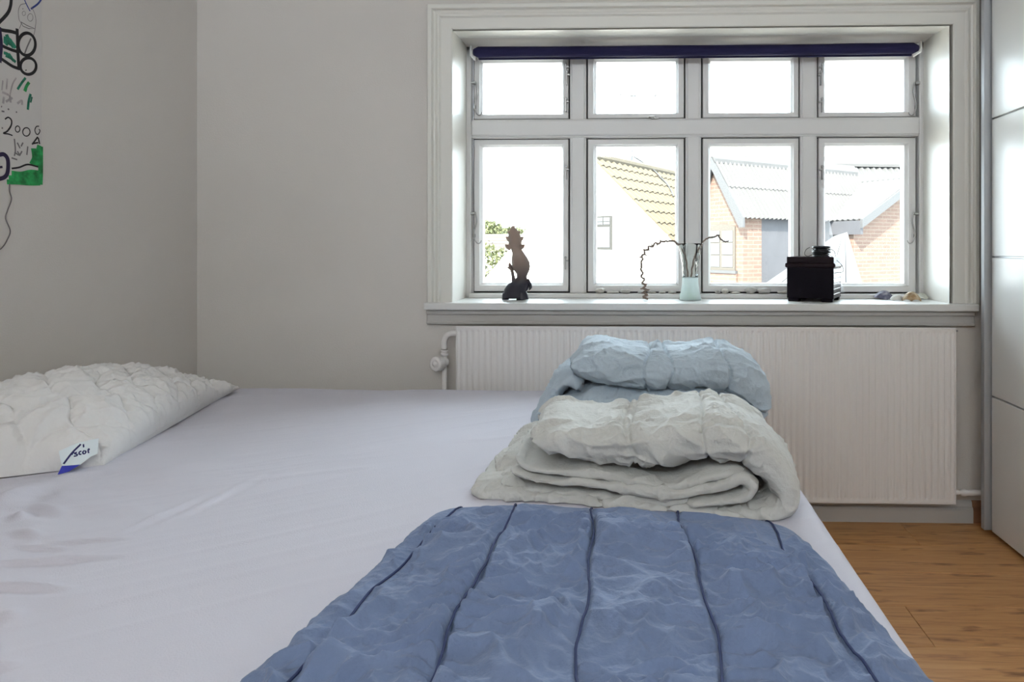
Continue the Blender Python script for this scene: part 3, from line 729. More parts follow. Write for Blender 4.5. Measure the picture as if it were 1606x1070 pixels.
# ------------------------------------------------------------------ child's drawing on the left wall, and a cord below it
XW = XL+.0015
paper = [PXw(66, -140, XW), PXw(64.5, 288.5, XW), PXw(0, 287, XW)]
pyr, pyl = PXw(65, 200, XW).y, 1.30
pz0, pz1 = PXw(64, 290.5, XW).z, 1.78
pap = mat('drawing_paper', (0.66, 0.625, 0.60), 0.8, 0.0, 1, 0.02, 8)
drw = tag(box('drawing', XL, XW+.0006, pyl, pyr, pz0, pz1, pap), "child's marker drawing on white paper taped to the left wall", 'drawing')
D = XW+.0006
def dl(pts, wid_px, k, oy):   # crop pixels -> wall points
    return [PXw(a/k, oy+b/k, D) for a, b in pts], wid_px/k
c1 = lambda pts: [(a/7.13, b/7.13) for a, b in pts]
c2 = lambda pts: [(a/6.69, 140+b/6.69) for a, b in pts]
blk = mat('black_marker', (0.012, 0.010, 0.012), 0.7); prp = mat('violet_marker', (0.02, 0.010, 0.05), 0.7)
grn = mat('green_marker', (0.02, 0.30, 0.08), 0.7, 0, 1, 0.55, 60); tel = mat('teal_marker', (0.02, 0.20, 0.12), 0.7, 0, 1, 0.5, 60)
gry = mat('pencil_grey', (0.20, 0.18, 0.18), 0.8); blu = mat('blue_marker', (0.03, 0.05, 0.25), 0.7); smg = mat('grey_smudge', (0.42, 0.38, 0.38), 0.8, 0, 1, 0.2, 50)
import itertools
_lift = itertools.count()
def ell(cx, cy_, rx, ry, a0=0, a1=360, n=28):
    return [(cx+rx*math.cos(math.radians(g)), cy_+ry*math.sin(math.radians(g))) for g in np.linspace(a0, a1, n)]
def marker(pts, wpx, m_, smooth=True):
    p = [tuple(PXw(a, b, D)) for a, b in pts]
    p = catmull(p, max(16, len(p)*5)) if smooth else np.array(p)
    v, f = flat_stroke(p, np.atleast_1d(wpx)*2.1/F, (1, 0, 0), .0003+.00002*(next(_lift) % 12))
    o = mesh('marker_stroke', v, f, m_, drw, fix=False); return o
W7 = 1/7.13
marker(c1([(125, -10), (118, 60), (95, 130), (50, 190), (-20, 260)]), 4.2, blk)
marker(c1([(190, 320), (195, 450), (200, 600), (212, 785)]), 4.4, blk)
marker(c1([(-30, 320), (40, 340), (120, 352), (190, 372)]), 4.6, blk)
marker(c1([(-20, 490), (60, 530), (140, 562), (205, 580)]), 4.2, blk)
marker(c1([(-20, 635), (60, 690), (140, 742), (215, 770)]), 4.2, blk)
marker(c1([(-10, 300), (10, 500), (-5, 700)]), 5, prp)
marker(c1(ell(298, 495, 96, 125, -140, 225)), 4.2, blk)
marker(c1(ell(315, 740, 88, 92, 0, 365)), 4.0, blk)
marker(c1([(345, 430), (300, 530), (275, 600)]), 2.0, gry)
marker(c1([(285, 780), (293, 790)]), 2.2, blk)
for a in ([(70, 385), (90, 430), (120, 460), (110, 510)], [(150, 530), (110, 480), (70, 470), (50, 490)], [(100, 440), (150, 500), (170, 540)], [(60, 410), (60, 470), (90, 500)]): marker(c1(a), 5, tel)
for a in ([(40, 590), (90, 610), (150, 680)], [(60, 620), (120, 650), (175, 695)], [(95, 600), (130, 650)]): marker(c1(a), 4, tel)
# faint pencil outline and blue ribbon at the top
marker(c1([(285, 40), (230, 55), (205, 120), (212, 220), (235, 262), (215, 320)]), .8, gry); marker(c1([(350, 75), (385, 150), (400, 230), (390, 330), (375, 395)]), .8, gry)
marker(c1([(232, 245), (300, 285), (390, 322), (320, 320), (255, 292), (232, 250)]), 1.2, gry, False)
marker(c1(ell(337, 195, 30, 42)), .7, gry); marker(c1(ell(265, 150, 18, 24)), .6, gry); marker(c1([(250, 95), (258, 102)]), 1.6, gry)
marker(c1([(270, -5), (300, 60), (335, 125)]), 1.6, blu); marker(c1([(460, -5), (420, 45), (345, 100)]), 2.4, blu)
marker(c1([(285, 870), (240, 930), (195, 1000)]), 3.2, tel); marker(c1([(325, 920), (295, 965), (275, 1020)]), 4.2, grn)
for a in ([(80, 880), (70, 1000)], [(180, 870), (140, 940), (110, 1060)], [(30, 900), (20, 1010)]): marker(c1(a), 2.0, smg)
for a in ([(20, 30), (90, 60)], [(60, 130), (130, 90)], [(180, 150), (225, 120), (230, 165)], [(40, 80), (30, 150)], [(100, 60), (110, 140)]): marker(c2(a), 3.0, smg)
marker(c2([(320, 50), (300, 120), (290, 215)]), 3.4, tel); marker(c2([(335, 80), (320, 140)]), 2.4, tel); marker(c2([(250, -5), (280, 15)]), 5, grn)
for a in ([(80, 205), (95, 215)], [(15, 230), (45, 235)], [(165, 238), (178, 242)], [(10, 180), (20, 185)], [(15, 405), (30, 410)]): marker(c2(a), 2.2, gry)
# the digits
marker(c2([(50, 315), (85, 295), (118, 325), (115, 380), (75, 440), (35, 462), (85, 470), (130, 486)]), [1.8, 2.2, 1.6], blk)
marker(c2(ell(183, 418, 24, 32, -160, 200)), 1.4, blk); marker(c2(ell(275, 448, 38, 44, -200, 165)), 1.5, blk)
marker(c2([(408, 388), (380, 392), (364, 430), (380, 470), (402, 470), (418, 435), (405, 420)]), 1.4, blk)
for a in ([(395, 500), (350, 560), (335, 580)], [(400, 510), (415, 575)], [(345, 570), (400, 560)]): marker(c2(a), 2.2, blk)
# green field, lower right
for a in ([(415, 590), (390, 700), (400, 810)], [(350, 620), (360, 720), (330, 790)], [(425, 600), (425, 860), (420, 1000)], [(380, 640), (385, 800)]): marker(c2(a), 7.5, grn)
for a in ([(120, 880), (220, 890), (320, 870), (425, 880)], [(90, 930), (200, 930), (320, 935), (425, 930)], [(70, 972), (180, 975), (300, 985), (420, 985)], [(130, 905), (420, 905)], [(100, 955), (420, 960)]): marker(c2(a), 6.5, grn)
marker(c2([(120, 832), (200, 820), (290, 790), (400, 815)]), 2.4, blk)
for a in ([(150, 520), (160, 640), (150, 700)], [(180, 560), (210, 620)], [(150, 660), (200, 690), (230, 650)], [(120, 720), (180, 740)], [(240, 560), (220, 600)], [(290, 600), (280, 690)], [(180, 650), (210, 700)]): marker(c2(a), 2.0, gry)
marker(c2([(-20, 690), (40, 685), (80, 740), (80, 860), (50, 920), (-20, 945)]), 5.5, prp); marker(c2([(-10, 820), (25, 815)]), 3, prp)
tag(tube('hanging_cord', catmull([PXw(*q, XL+.003) for q in ((15, 288), (15, 300), (18, 313), (12, 330), (9, 343), (16, 362), (12, 375), (4, 388), (-10, 398))], 60), .0013, gry), 'thin grey cord dangling down the wall below the drawing', 'cord')

# ------------------------------------------------------------------ things on the sill
horn = bpy.data.materials.new('dark_horn'); horn.use_nodes = True
t_ = horn.node_tree; b_ = t_.nodes['Principled BSDF']; tc = t_.nodes.new('ShaderNodeTexCoord'); sp = t_.nodes.new('ShaderNodeSeparateXYZ'); rp = t_.nodes.new('ShaderNodeValToRGB')
t_.links.new(tc.outputs['Generated'], sp.inputs[0]); t_.links.new(sp.outputs[2], rp.inputs[0]); t_.links.new(rp.outputs[0], b_.inputs['Base Color'])
rp.color_ramp.elements[0].position = .22; rp.color_ramp.elements[0].color = (.010, .008, .020, 1); rp.color_ramp.elements[1].position = .62; rp.color_ramp.elements[1].color = (.34, .25, .205, 1)  # horn darkens towards the base; upper tone lifted to include window glare
b_.inputs['Roughness'].default_value = .45; b_.inputs['Subsurface Weight'].default_value = .3; b_.inputs['Subsurface Radius'].default_value = (.02, .012, .008); b_.inputs['Subsurface Scale'].default_value = .5
SY0 = PZ(810, 471, SILL).y
prof_f = [(355.5, 803, 806.5), (360, 800, 809.5), (365, 798.5, 814), (370, 797.5, 816), (375, 797, 818), (380, 797.5, 818.5), (385, 798, 818.5), (389, 799.5, 817.5), (393, 801.5, 818.5), (398, 803, 822), (405, 802.5, 827),
          (412, 802.5, 830.5), (419, 803, 831.5), (425, 805.5, 830.5), (431, 810, 828), (436, 810.5, 826), (441, 806, 828), (446, 798, 829.5), (450, 794, 828.5), (455, 791, 826.5), (460, 790, 825), (464, 789, 826), (467, 788.5, 828), (469, 788.5, 829)]
v = []; K = 20
for py, a, b in prof_f:
    L = P(a, py, SY0); R_ = P(b, py, SY0); c = (L+R_)/2; hw = (R_.x-L.x)/2; dpt = min(hw*.7, .024)
    for k in range(K):
        g = 2*math.pi*k/K; v.append((c.x+hw*math.cos(g), SY0+dpt*math.sin(g), c.z))
f = [tuple(q) for q in grid_faces(len(prof_f), K, True)]+[tuple(range(K)), tuple((len(prof_f)-1)*K+k for k in range(K))]
parts = [(v, f)]
def limb(pts, r): parts.append(tube_data(catmull([P(*q, SY0) for q in pts], 14), [q*SY0/F for q in r], 10))
limb([(799, 412.5), (800, 418), (803, 426), (804.5, 434), (806, 443)], [.3, 3, 2.8, 2.6, 4])
limb([(794.5, 419.5), (798, 421.5), (802, 424)], [.3, 1.6, 2.5])
limb([(826, 440), (830, 446), (832, 452), (829.5, 457.5)], [4, 3, 2.4, .3])
limb([(824, 446), (827, 452), (826, 458)], [3.5, 2.4, .4])
for py, dx, sgn in ((365, 0, 1), (374, 0, 1), (386, 0, 1), (365, 0, -1), (374, 0, -1), (386, 0, -1)):
    cx_ = {365: (815, 797.5), 374: (820, 795), 386: (822, 793.5)}[py][0 if sgn > 0 else 1]
    limb([(cx_-sgn*8, py+4), (cx_-sgn*2.5, py+1.5), (cx_+sgn*1.2, py-1)], [5, 4, .8])
limb([(794, 462), (793, 467), (793, 471.5)], [6, 5.5, 5.5]); limb([(818, 460), (819, 466), (819.5, 471.5)], [8, 9, 9.8])
v, f = join(parts)
zmin = min(q[2] for q in v); v = [(q[0], q[1], q[2]+SILL-zmin) for q in v]
tag(mesh('figurine', v, f, horn, smooth=True), 'dark carved animal figurine with a serrated crest on the sill', 'figurine')

# vase of pressed glass with a frosted foot, and two twisted twigs
vy = PZ(1082, 471, SILL).y; vxc = X_(1082.5, vy); kk = vy/F
vase = tag(empty('vase', (vxc, vy, SILL)), 'fluted clear glass vase with a frosted pale green foot on the sill', 'vase')
def vr(z): return np.interp(z, [0, .01, .05, .095, .13, .17, .205, .215], [.041, .040, .032, .0285, .030, .036, .044, .047])
def vase_shell(z0, z1, wave, n=16, seg=48, wall=.003):
    prof = [(vr(z), z) for z in np.linspace(z0, z1, n)]; inn = [(vr(z)-wall, z) for z in np.linspace(z1, z0+(.004 if z0 == 0 else 0), n)]
    pr = prof+inn+([(0.0001, .004), (0.0001, 0)] if z0 == 0 else [])
    v = []; f = []; m2 = len(pr)
    for k in range(seg):
        g = 2*math.pi*k/seg
        for r, z in pr:
            rr_ = r*(1+wave*math.cos(8*g+z*18)*(z/.2))
            v.append((vxc+rr_*math.cos(g), vy+rr_*math.sin(g), SILL+z))
    for k in range(seg):
        k2 = (k+1) % seg
        for i in range(m2): f.append((k*m2+i, k2*m2+i, k2*m2+(i+1) % m2, k*m2+(i+1) % m2))
    return v, f
clear = glass_mat('clear_glass', (.97, .985, .98)); 
def frost():
    m = bpy.data.materials.new('frosted_glass'); m.use_nodes = True; t = m.node_tree; t.nodes.clear()
    o = t.nodes.new('ShaderNodeOutputMaterial'); mx = t.nodes.new('ShaderNodeMixShader'); mx.inputs[0].default_value = .5
    tr = t.nodes.new('ShaderNodeBsdfTransparent'); tr.inputs[0].default_value = (.95, .98, .97, 1)
    mx2 = t.nodes.new('ShaderNodeMixShader'); df = t.nodes.new('ShaderNodeBsdfDiffuse'); tl = t.nodes.new('ShaderNodeBsdfTranslucent')
    df.inputs[0].default_value = (.86, .91, .92, 1); tl.inputs[0].default_value = (.86, .92, .92, 1)
    t.links.new(df.outputs[0], mx2.inputs[1]); t.links.new(tl.outputs[0], mx2.inputs[2]); t.links.new(tr.outputs[0], mx.inputs[1]); t.links.new(mx2.outputs[0], mx.inputs[2]); t.links.new(mx.outputs[0], o.inputs[0]); return m
v, f = vase_shell(.085, .213, .05); mesh('glass_bowl', v, f, clear, vase, True)
v, f = vase_shell(0, .088, .015); mesh('frosted_foot', v, f, frost(), vase, True)
lathe('green_glass_core', [(.0001, .006), (.024, .006), (.022, .014), (.012, .026), (.0001, .030)], mat('green_glass', (.30, .46, .22), .3), vase, 20, Matrix.Translation((vxc, vy, SILL)))
twm = mat('twig_bark', (.24, .18, .15), .8, .3, 200, .2, 60)
def twig(name, pts, r, zig, label, thorns):
    p = catmull([P(a, b, vy+d) for a, b, d in pts], 160); n_ = len(p)
    t2 = np.gradient(p, axis=0); t2 /= np.linalg.norm(t2, axis=1)[:, None]; sd = np.cross(t2, [0, 1, 0])
    u = np.linspace(0, 1, n_); amp = np.interp(u, *zig[0]); tri = 2*np.abs(2*((u*zig[1]) % 1)-1)-1
    p = p+sd*(amp*tri)[:, None]
    parts = [tube_data(p, r, 7)]
    for th, ln_, sg in thorns:
        i = int(th*(n_-1)); q = p[i]; parts.append(tube_data([q, q+sd[i]*sg*ln_*.5+t2[i]*.001, q+sd[i]*sg*ln_], [.0042, .0032, .001], 6))
    v, f = join(parts); return tag(mesh(name, v, f, twm, smooth=True), label, 'twig')
th = [(u, .014+.004*math.sin(u*40), 1 if k % 2 else -1) for k, u in enumerate(np.linspace(.46, .66, 7))]+[(u, .010, 1 if k % 2 else -1) for k, u in enumerate(np.linspace(.72, .99, 11))]
tw1 = twig('twig', [(1080, 448, 0), (1078, 425, -.004), (1075, 402, -.006), (1068, 390, -.006), (1058, 379, -.006), (1047, 378.5, -.008), (1036, 380, -.01), (1020, 387, -.01), (1010, 397, -.01), (1006, 412, -.01), (1007, 430, -.01), (1010, 446, -.012), (1012, 458, -.012), (1012, 469, -.012)],
     [.0035, .0034, .004, .0042, .0042, .0042, .0042, .004], (([0, .42, .5, .62, .7, .78, 1], [.001, .001, .006, .006, .001, .006, .010]), 21), 'zigzag twig arching left out of the vase down to the sill', th)
twig('twig', [(1083, 448, .004), (1085, 425, 0), (1090, 402, -.004), (1097, 389, -.006), (1104, 378, -.006), (1112, 373, -.006), (1121, 371.5, -.006), (1126, 369, -.006), (1130, 375, -.006), (1137, 379, -.006), (1143, 378, -.006)],
     [.0035, .0032, .003, .003, .0028, .002], (([0, 1], [.0014, .001]), 18), 'short bare twig leaning right out of the vase', [(.72, .005, 1), (.55, .006, -1), (.2, .006, 1), (.25, .006, -1), (.3, .006, 1), (.35, .006, -1)])
# pebbles on the ledge of the bottom rail
stone_cols = [(.55, .52, .47), (.60, .57, .52), (.52, .50, .47), (.46, .44, .42)]
sm = [mat('beach_stone', c, .75, .4, 90, .18, 45) for c in stone_cols]
lz = zb; ly = FY-.018
peb = [(933, 949.5, 451.5, 'rounded beige pebble, first from the figurine on the window ledge'), (951, 971, 456, 'long flat pale pebble, second from the figurine on the ledge'), (972, 988.5, 453, 'sloping pale pebble left of the twig tip on the ledge'),
       (1000, 1009, 456.5, 'tiny pebble right beside the hanging twig tip'), (1016, 1029, 457.5, 'thin flat pebble just right of the hanging twig'), (1033, 1044, 456.5, 'small grey pebble midway between twig tip and vase'), (1048, 1061, 455.5, 'small pale pebble next to the left of the vase'),
       (1121, 1130, 455.5, 'small grey pebble, first right of the vase'), (1131, 1143, 452.5, 'rounded grey pebble, second right of the vase'), (1145, 1161, 457.5, 'thin flat sliver of stone in the middle of the right ledge'),
       (1167, 1186.5, 449.5, 'largest white pebble on the ledge left of the dark box'), (1187, 1209, 451.5, 'mottled pitted pebble beside the largest white pebble'), (1219, 1238, 455.5, 'flat white pebble tucked against the dark box')]
for i, (a, b, top_, lab_) in enumerate(peb):
    x0, x1 = X_(a, ly), X_(b, ly); h = max(Z_(top_, ly, (a+b)/2)-lz, .005); bm = bmesh.new()
    bmesh.ops.create_icosphere(bm, subdivisions=3, radius=1)
    for q in bm.verts:
        d = 1+.22*float(perlin(q.co.x*1.3+i*7.1, q.co.y*1.3, q.co.z*1.3)); q.co *= d
    lo = Vector([min(q.co[k] for q in bm.verts) for k in range(3)]); hi = Vector([max(q.co[k] for q in bm.verts) for k in range(3)])
    for q in bm.verts:
        n_ = [(q.co[k]-lo[k])/(hi[k]-lo[k]) for k in range(3)]
        q.co = Vector((x0+(x1-x0)*n_[0], ly-.016+.032*min(1, (x1-x0)/.035)*n_[1], lz+h*n_[2]))
    tag(frombm('pebble', bm, sm[i % 4], smooth=True), lab_, 'pebble', 'pebbles along the window ledge')
# shells on the right end of the sill
def shell_mesh(name, px0, px1, pyt, pyb, cols_, label, rz, ribs=11, tilt=.3, dy=0.0, pointy=.5):
    y0 = PZ((px0+px1)/2, pyb, SILL).y+dy; x0, x1 = X_(px0, y0), X_(px1, y0); w_ = x1-x0; h = Z_(pyt, y0, 1400)-SILL
    nu, nv = 45, 16; V = []
    for i in range(nu):
        a = -1+2*i/(nu-1); g = a*math.radians(78)
        for j in range(nv):
            r = j/(nv-1); R0 = (.72+.28*math.cos(g*pointy*2))
            rib = 1+.05*math.cos(ribs*math.pi*a)*r
            V.append((math.sin(g)*r*R0*rib*.62, (math.cos(g)*r*R0-.5)*.95, math.sin(math.pi*min(1, r*.92+.08))**.7*(.55+.06*math.cos(ribs*math.pi*a)*r)*math.cos(a*1.25)))
    V = np.array(V); V2 = V.copy(); V2[:, 2] *= .86; V2[:, 2] -= .02
    A = np.concatenate([V, V2]); R = np.array(Matrix.Rotation(rz, 3, 'Z')); T = np.array(Matrix.Rotation(tilt, 3, 'X')); A = A @ T.T @ R.T
    lo, hi = A.min(0), A.max(0); A = (A-lo)/(hi-lo)
    dep = w_*.8; A = A*np.array([w_, dep, h])+np.array([x0, y0-.2*dep, SILL])
    Fq = grid_faces(nu, nv); n_ = len(V)
    m, t, b = nt(name+'_'+label.split()[0]); tc = t.nodes.new('ShaderNodeTexCoord'); wv_ = t.nodes.new('ShaderNodeTexNoise'); wv_.inputs['Scale'].default_value = 38; rp_ = t.nodes.new('ShaderNodeValToRGB')
    t.links.new(tc.outputs['Object'], wv_.inputs['Vector']); t.links.new(wv_.outputs[0], rp_.inputs[0]); t.links.new(rp_.outputs[0], b.inputs['Base Color'])
    rp_.color_ramp.elements[0].position = .4; rp_.color_ramp.elements[1].position = .6; rp_.color_ramp.elements[0].color = (*cols_[0], 1); rp_.color_ramp.elements[1].color = (*cols_[1], 1); b.inputs['Roughness'].default_value = .6
    o = npmesh(name, A, np.concatenate([Fq, Fq[:, ::-1]+n_]), m); return tag(o, label, 'shell', 'seashells at the right end of the sill')
shell_mesh('seashell', 1373, 1402, 456, 470, ((.10, .10, .16), (.36, .36, .43)), 'blue-grey mussel-like seashell, leftmost of the shell heap', 1.3, 5, .2, 0, .2)
shell_mesh('seashell', 1398, 1419, 462, 471.5, ((.62, .60, .56), (.72, .70, .66)), 'white seashell at the front of the shell heap', .4, 9, .3, -.008)
shell_mesh('seashell', 1400, 1417, 450.5, 466, ((.12, .11, .11), (.60, .57, .54)), 'dark mottled seashell on top at the back of the heap', -.5, 7, .5, .03)
shell_mesh('seashell', 1416, 1446, 457, 472.5, ((.34, .21, .10), (.62, .52, .38)), 'tan ribbed scallop shell in the shell heap', -.3, 15, .35, 0)
shell_mesh('seashell', 1438, 1458, 459, 471, ((.55, .56, .50), (.66, .66, .60)), 'pale thin seashell, rightmost of the shell heap', -.9, 9, .3, .03)

# lacquered slatted box with lid, and a coil of black cable on it
byb = PZ(1272, 474, SILL).y+.085; bxc = X_(1277, byb); bs = .083
lac = mat('dark_lacquer', (.004, .002, .006), .45, .02, 40, spec=.12); lac2 = mat('lid_lacquer', (.010, .003, .006), .4, spec=.2); lac3 = mat('side_lacquer', (.035, .02, .022), .3)
bxo = tag(empty('box', (bxc, byb, SILL)), 'black-red lacquered box with slatted sides and lid on the sill', 'box')
Mb = Matrix.Translation((bxc, byb, SILL)) @ Matrix.Rotation(math.radians(-25), 4, 'Z')
hb = .128
box('box_body', -bs+.004, bs-.004, -bs+.004, bs-.004, .012, .012+hb, lac, bxo, .002, 1, Mb)
ns = 7
for k in range(ns):
    z0 = .012+hb*k/ns
    for (a0, a1) in ((-bs, -bs+.006), (bs-.006, bs)):
        box('slat', a0, a1, -bs+.007, bs-.007, z0+.0012, z0+hb/ns-.0006, lac3, bxo, .0012, 1, Mb)
box('front_panel', -bs, bs, -bs, -bs+.006, .012, .012+hb, lac, bxo, .0015, 1, Mb); box('back_panel', -bs, bs, bs-.006, bs, .012, .012+hb, lac, bxo, .0015, 1, Mb)
lid = bbox(bmesh.new(), -bs-.001, bs+.001, -bs-.001, bs+.001, .012+hb, .164, .002, 1, Mb)
ld = frombm('lid', lid, lac2, bxo)
box('lid_band', -bs-.007, bs+.007, -bs-.007, bs+.007, .124, .142, lac2, ld, .006, 3, Mb)
for sx_ in (-1, 1):
    for sy2 in (-1, 1):
        box('foot', sx_*bs*.72-.02, sx_*bs*.72+.02, sy2*bs*.78-.016, sy2*bs*.78+.016, 0, .013, lac, bxo, .002, 1, Mb)
cab = mat('black_cable', (.008, .008, .012), .4)
ctop = SILL+.164; ccx = X_(1288, byb-.02); ccy = byb-.02
parts = [lathe_data([(.0001, 0), (.030, 0), (.031, .003), (.022, .006), (.022, .012), (.033, .015), (.034, .020), (.024, .023), (.024, .030), (.034, .033), (.034, .038), (.026, .040), (.0001, .041)], 28, Matrix.Translation((ccx, ccy, ctop)))]
for k in range(7):
    rr_ = .030+.004*math.sin(k*2.1); zz_ = ctop+.009+.0042*k
    parts.append(tube_data([(ccx+rr_*math.cos(g)*(1+.1*math.sin(g*2+k)), ccy+rr_*math.sin(g), zz_+.003*math.sin(g+k*1.7)) for g in np.linspace(0, 2*math.pi*.97, 30)], .0019, 6))
def loop(pts, r=.0012): parts.append(tube_data(catmull([P(a, b, ccy-.03) for a, b in pts], 30), r, 6))
loop([(1270, 388), (1264, 392), (1262, 399), (1267, 402), (1273, 400)]); loop([(1301, 390), (1308, 394), (1310, 402), (1305, 406), (1300, 405)]); loop([(1302, 400), (1312, 408), (1320, 416), (1323, 424), (1319, 427.5), (1312, 427)], .0009)
v, f = join(parts); tag(mesh('cable_coil', v, f, cab, smooth=True), 'coil of black cable wound on a spool lying on the box', 'cable')
# thin clear plastic film hanging from the hinge behind the box
film = bpy.data.materials.new('clear_film'); film.use_nodes = True; t = film.node_tree; t.nodes.clear()
o_ = t.nodes.new('ShaderNodeOutputMaterial'); mx = t.nodes.new('ShaderNodeMixShader'); mx.inputs[0].default_value = .16; tr = t.nodes.new('ShaderNodeBsdfTransparent'); tl = t.nodes.new('ShaderNodeBsdfTranslucent'); tl.inputs[0].default_value = (.8, .8, .82, 1)
t.links.new(tr.outputs[0], mx.inputs[1]); t.links.new(tl.outputs[0], mx.inputs[2]); t.links.new(mx.outputs[0], o_.inputs[0])
V = []; nz_ = 40; nx_ = 8
for i in range(nz_):
    u = i/(nz_-1); py = 266+u*193; xa = 1281.5+1.5*u; xb = 1284+40*u**.95
    for j in range(nx_):
        w_ = j/(nx_-1); p_ = P(xa+(xb-xa)*w_, py, FY-.012-.012*math.sin(w_*5+u*9)*u-.010*u); V.append(p_)
n_ = len(V); V2 = [p_+Vector((0, -.0004, 0)) for p_ in V]; Fq = grid_faces(nz_, nx_)
fm = tag(npmesh('plastic_film', np.array([tuple(p_) for p_ in V+V2]), np.concatenate([Fq, Fq+n_]), film), 'narrow strip of clear plastic film hanging behind the dark box', 'film')

# ------------------------------------------------------------------ outside: houses, roofs, trees
def CW(xc, yc, zr=0.0): return Vector((xc*cy-yc*sy_, xc*sy_+yc*cy, EYE+zr))
def frame_at(xc, yc, xd):
    xv = Vector((xd[0], xd[1])).normalized(); a = math.atan2(xv.y, xv.x)+YAW
    return Matrix.Translation(CW(xc, yc, 0)) @ Matrix.Rotation(a, 4, 'Z')
GZ = -4.3   # ground relative to eye
def lo(name, v, f, m_, par, Mw, smooth=False, fix=True):
    o = mesh(name, v, f, m_, par, smooth, fix); o.matrix_basis = Mw; return o
def lbox(name, x0, x1, y0, y1, z0, z1, m_, par, Mw, bev=0):
    o = box(name, x0, x1, y0, y1, z0, z1, m_, par, bev); o.matrix_basis = Mw; return o
def prism(poly, y0, y1):   # polygon in xz, extruded along y
    k = len(poly); v = [(x, y0, z) for x, z in poly]+[(x, y1, z) for x, z in poly]
    return v, [tuple(range(k)), tuple(range(k, 2*k))]+[(i, (i+1) % k, k+(i+1) % k, k+i) for i in range(k)]
def roof_sheet(name, x0, z0, x1, z1, y0, y1, pitch, amp, m_, par, Mw, thick=.03, steps=8, cuty=None):
    n_ = max(2, int((y1-y0)/pitch*steps)); L_ = math.hypot(x1-x0, z1-z0); nx_, nz_ = -(z1-z0)/L_, (x1-x0)/L_
    if nz_ < 0: nx_, nz_ = -nx_, -nz_
    V = []
    for i in range(n_+1):
        yv_ = y0+(y1-y0)*i/n_; w_ = amp*math.sin(2*math.pi*(yv_-y0)/pitch)
        for (xx_, zz_, d) in ((x0, z0, 0), (x1, z1, 0), (x1, z1, -thick), (x0, z0, -thick)):
            V.append((xx_+nx_*(w_+d), yv_, zz_+nz_*(w_+d)))
    Fq = grid_faces(n_+1, 4, True).tolist()+[(0, 1, 2, 3), tuple(n_*4+k for k in range(4))]
    return lo(name, V, Fq, m_, par, Mw)
def brick_mat(name, c1_, c2_, mort):
    m, t, b = nt(name); tc = t.nodes.new('ShaderNodeTexCoord'); sp_ = t.nodes.new('ShaderNodeSeparateXYZ'); cb = t.nodes.new('ShaderNodeCombineXYZ'); ad = t.nodes.new('ShaderNodeMath'); ad.operation = 'ADD'
    t.links.new(tc.outputs['Object'], sp_.inputs[0]); t.links.new(sp_.outputs[0], ad.inputs[0]); t.links.new(sp_.outputs[1], ad.inputs[1]); t.links.new(ad.outputs[0], cb.inputs[0]); t.links.new(sp_.outputs[2], cb.inputs[1])
    br = t.nodes.new('ShaderNodeTexBrick'); br.inputs['Scale'].default_value = 1; br.inputs['Brick Width'].default_value = .24; br.inputs['Row Height'].default_value = .07; br.inputs['Mortar Size'].default_value = .008
    br.inputs['Color1'].default_value = (*c1_, 1); br.inputs['Color2'].default_value = (*c2_, 1); br.inputs['Mortar'].default_value = (*mort, 1)
    t.links.new(cb.outputs[0], br.inputs['Vector']); t.links.new(br.outputs[0], b.inputs['Base Color']); b.inputs['Roughness'].default_value = .9
    bp_ = t.nodes.new('ShaderNodeBump'); bp_.inputs['Strength'].default_value = .4; bp_.inputs['Distance'].default_value = .01; bp_.invert = True
    t.links.new(br.outputs['Fac'], bp_.inputs['Height']); t.links.new(bp_.outputs[0], b.inputs['Normal']); return m
brick = brick_mat('red_brick', (.0646, .0365, .0266), (.0798, .0471, .0342), (.0950, .0707, .0532))
corr = mat('fibre_cement', (.0334, .0319, .0319), .85, 0, 1, .08, 3); wroof = mat('white_sheet_roof', (.0388, .0380, .0372), .7)
white = mat('white_render', (.80, .79, .76), .9); tile = mat('clay_tile', (.043, .0325, .0170), .85, 0, 1, .12, 5); trimw = mat('weathered_trim', (.0327, .0327, .0342), .8)
slate = mat('dark_wall', (.0281, .0281, .0327), .8, 0, 1, .22, 2.2); sand = mat('sandstone_frame', (.0418, .0350, .0274), .8); pane = mat('house_glass', (.0570, .0570, .0593), .35)
tag(box('ground', -60, 60, 3.2, 120, EYE+GZ-.2, EYE+GZ, mat('paving', (.34, .32, .29), .9, 0, 1, .15, 2)), kind='structure')

# white gable house
Mh = frame_at(-.58, 14, (.863, -.508)); tp = math.tan(math.radians(43)); ph = 1.89
hs = tag(empty('house', Mh.translation+Vector((0, 0, GZ))), 'white gabled house with pale clay tile roof outside the window', 'house')
poly = [(-4, GZ), (1.9, GZ), (1.9, ph-1.9*tp-.12), (0, ph-.12), (-4, ph-4*tp-.12)]
v, f = prism(poly, 0, .3); lo('gable_wall', v, f, white, hs, Mh)
v, f = prism([(1.6, GZ), (1.9, GZ), (1.9, ph-1.9*tp-.15), (1.6, ph-1.9*tp+.1)], .3, 6); lo('side_wall', v, f, white, hs, Mh)
v, f = prism([(-3.7, GZ), (-4, GZ), (-4, ph-4*tp-.15), (-3.7, ph-4*tp+.1)], .3, 6); lo('side_wall', v, f, white, hs, Mh)
for sg, ve in ((1, 2.0), (-1, 4.25)):   # verge boards
    v, f = prism([(0, ph+.02), (sg*ve, ph+.02-ve*tp), (sg*ve, ph-.26-ve*tp), (0, ph-.26)], -.10, .02); lo('verge_board', v, f, white, hs, Mh)
nc = 8
for k in range(nc):
    a, b = 2.05*k/nc, 2.05*(k+1)/nc+.03
    roof_sheet('tile_course', a, ph+.05-a*tp+.0, b, ph+.085-b*tp, -.02, 6.2, .24, .022, tile, hs, Mh, .03, 6)
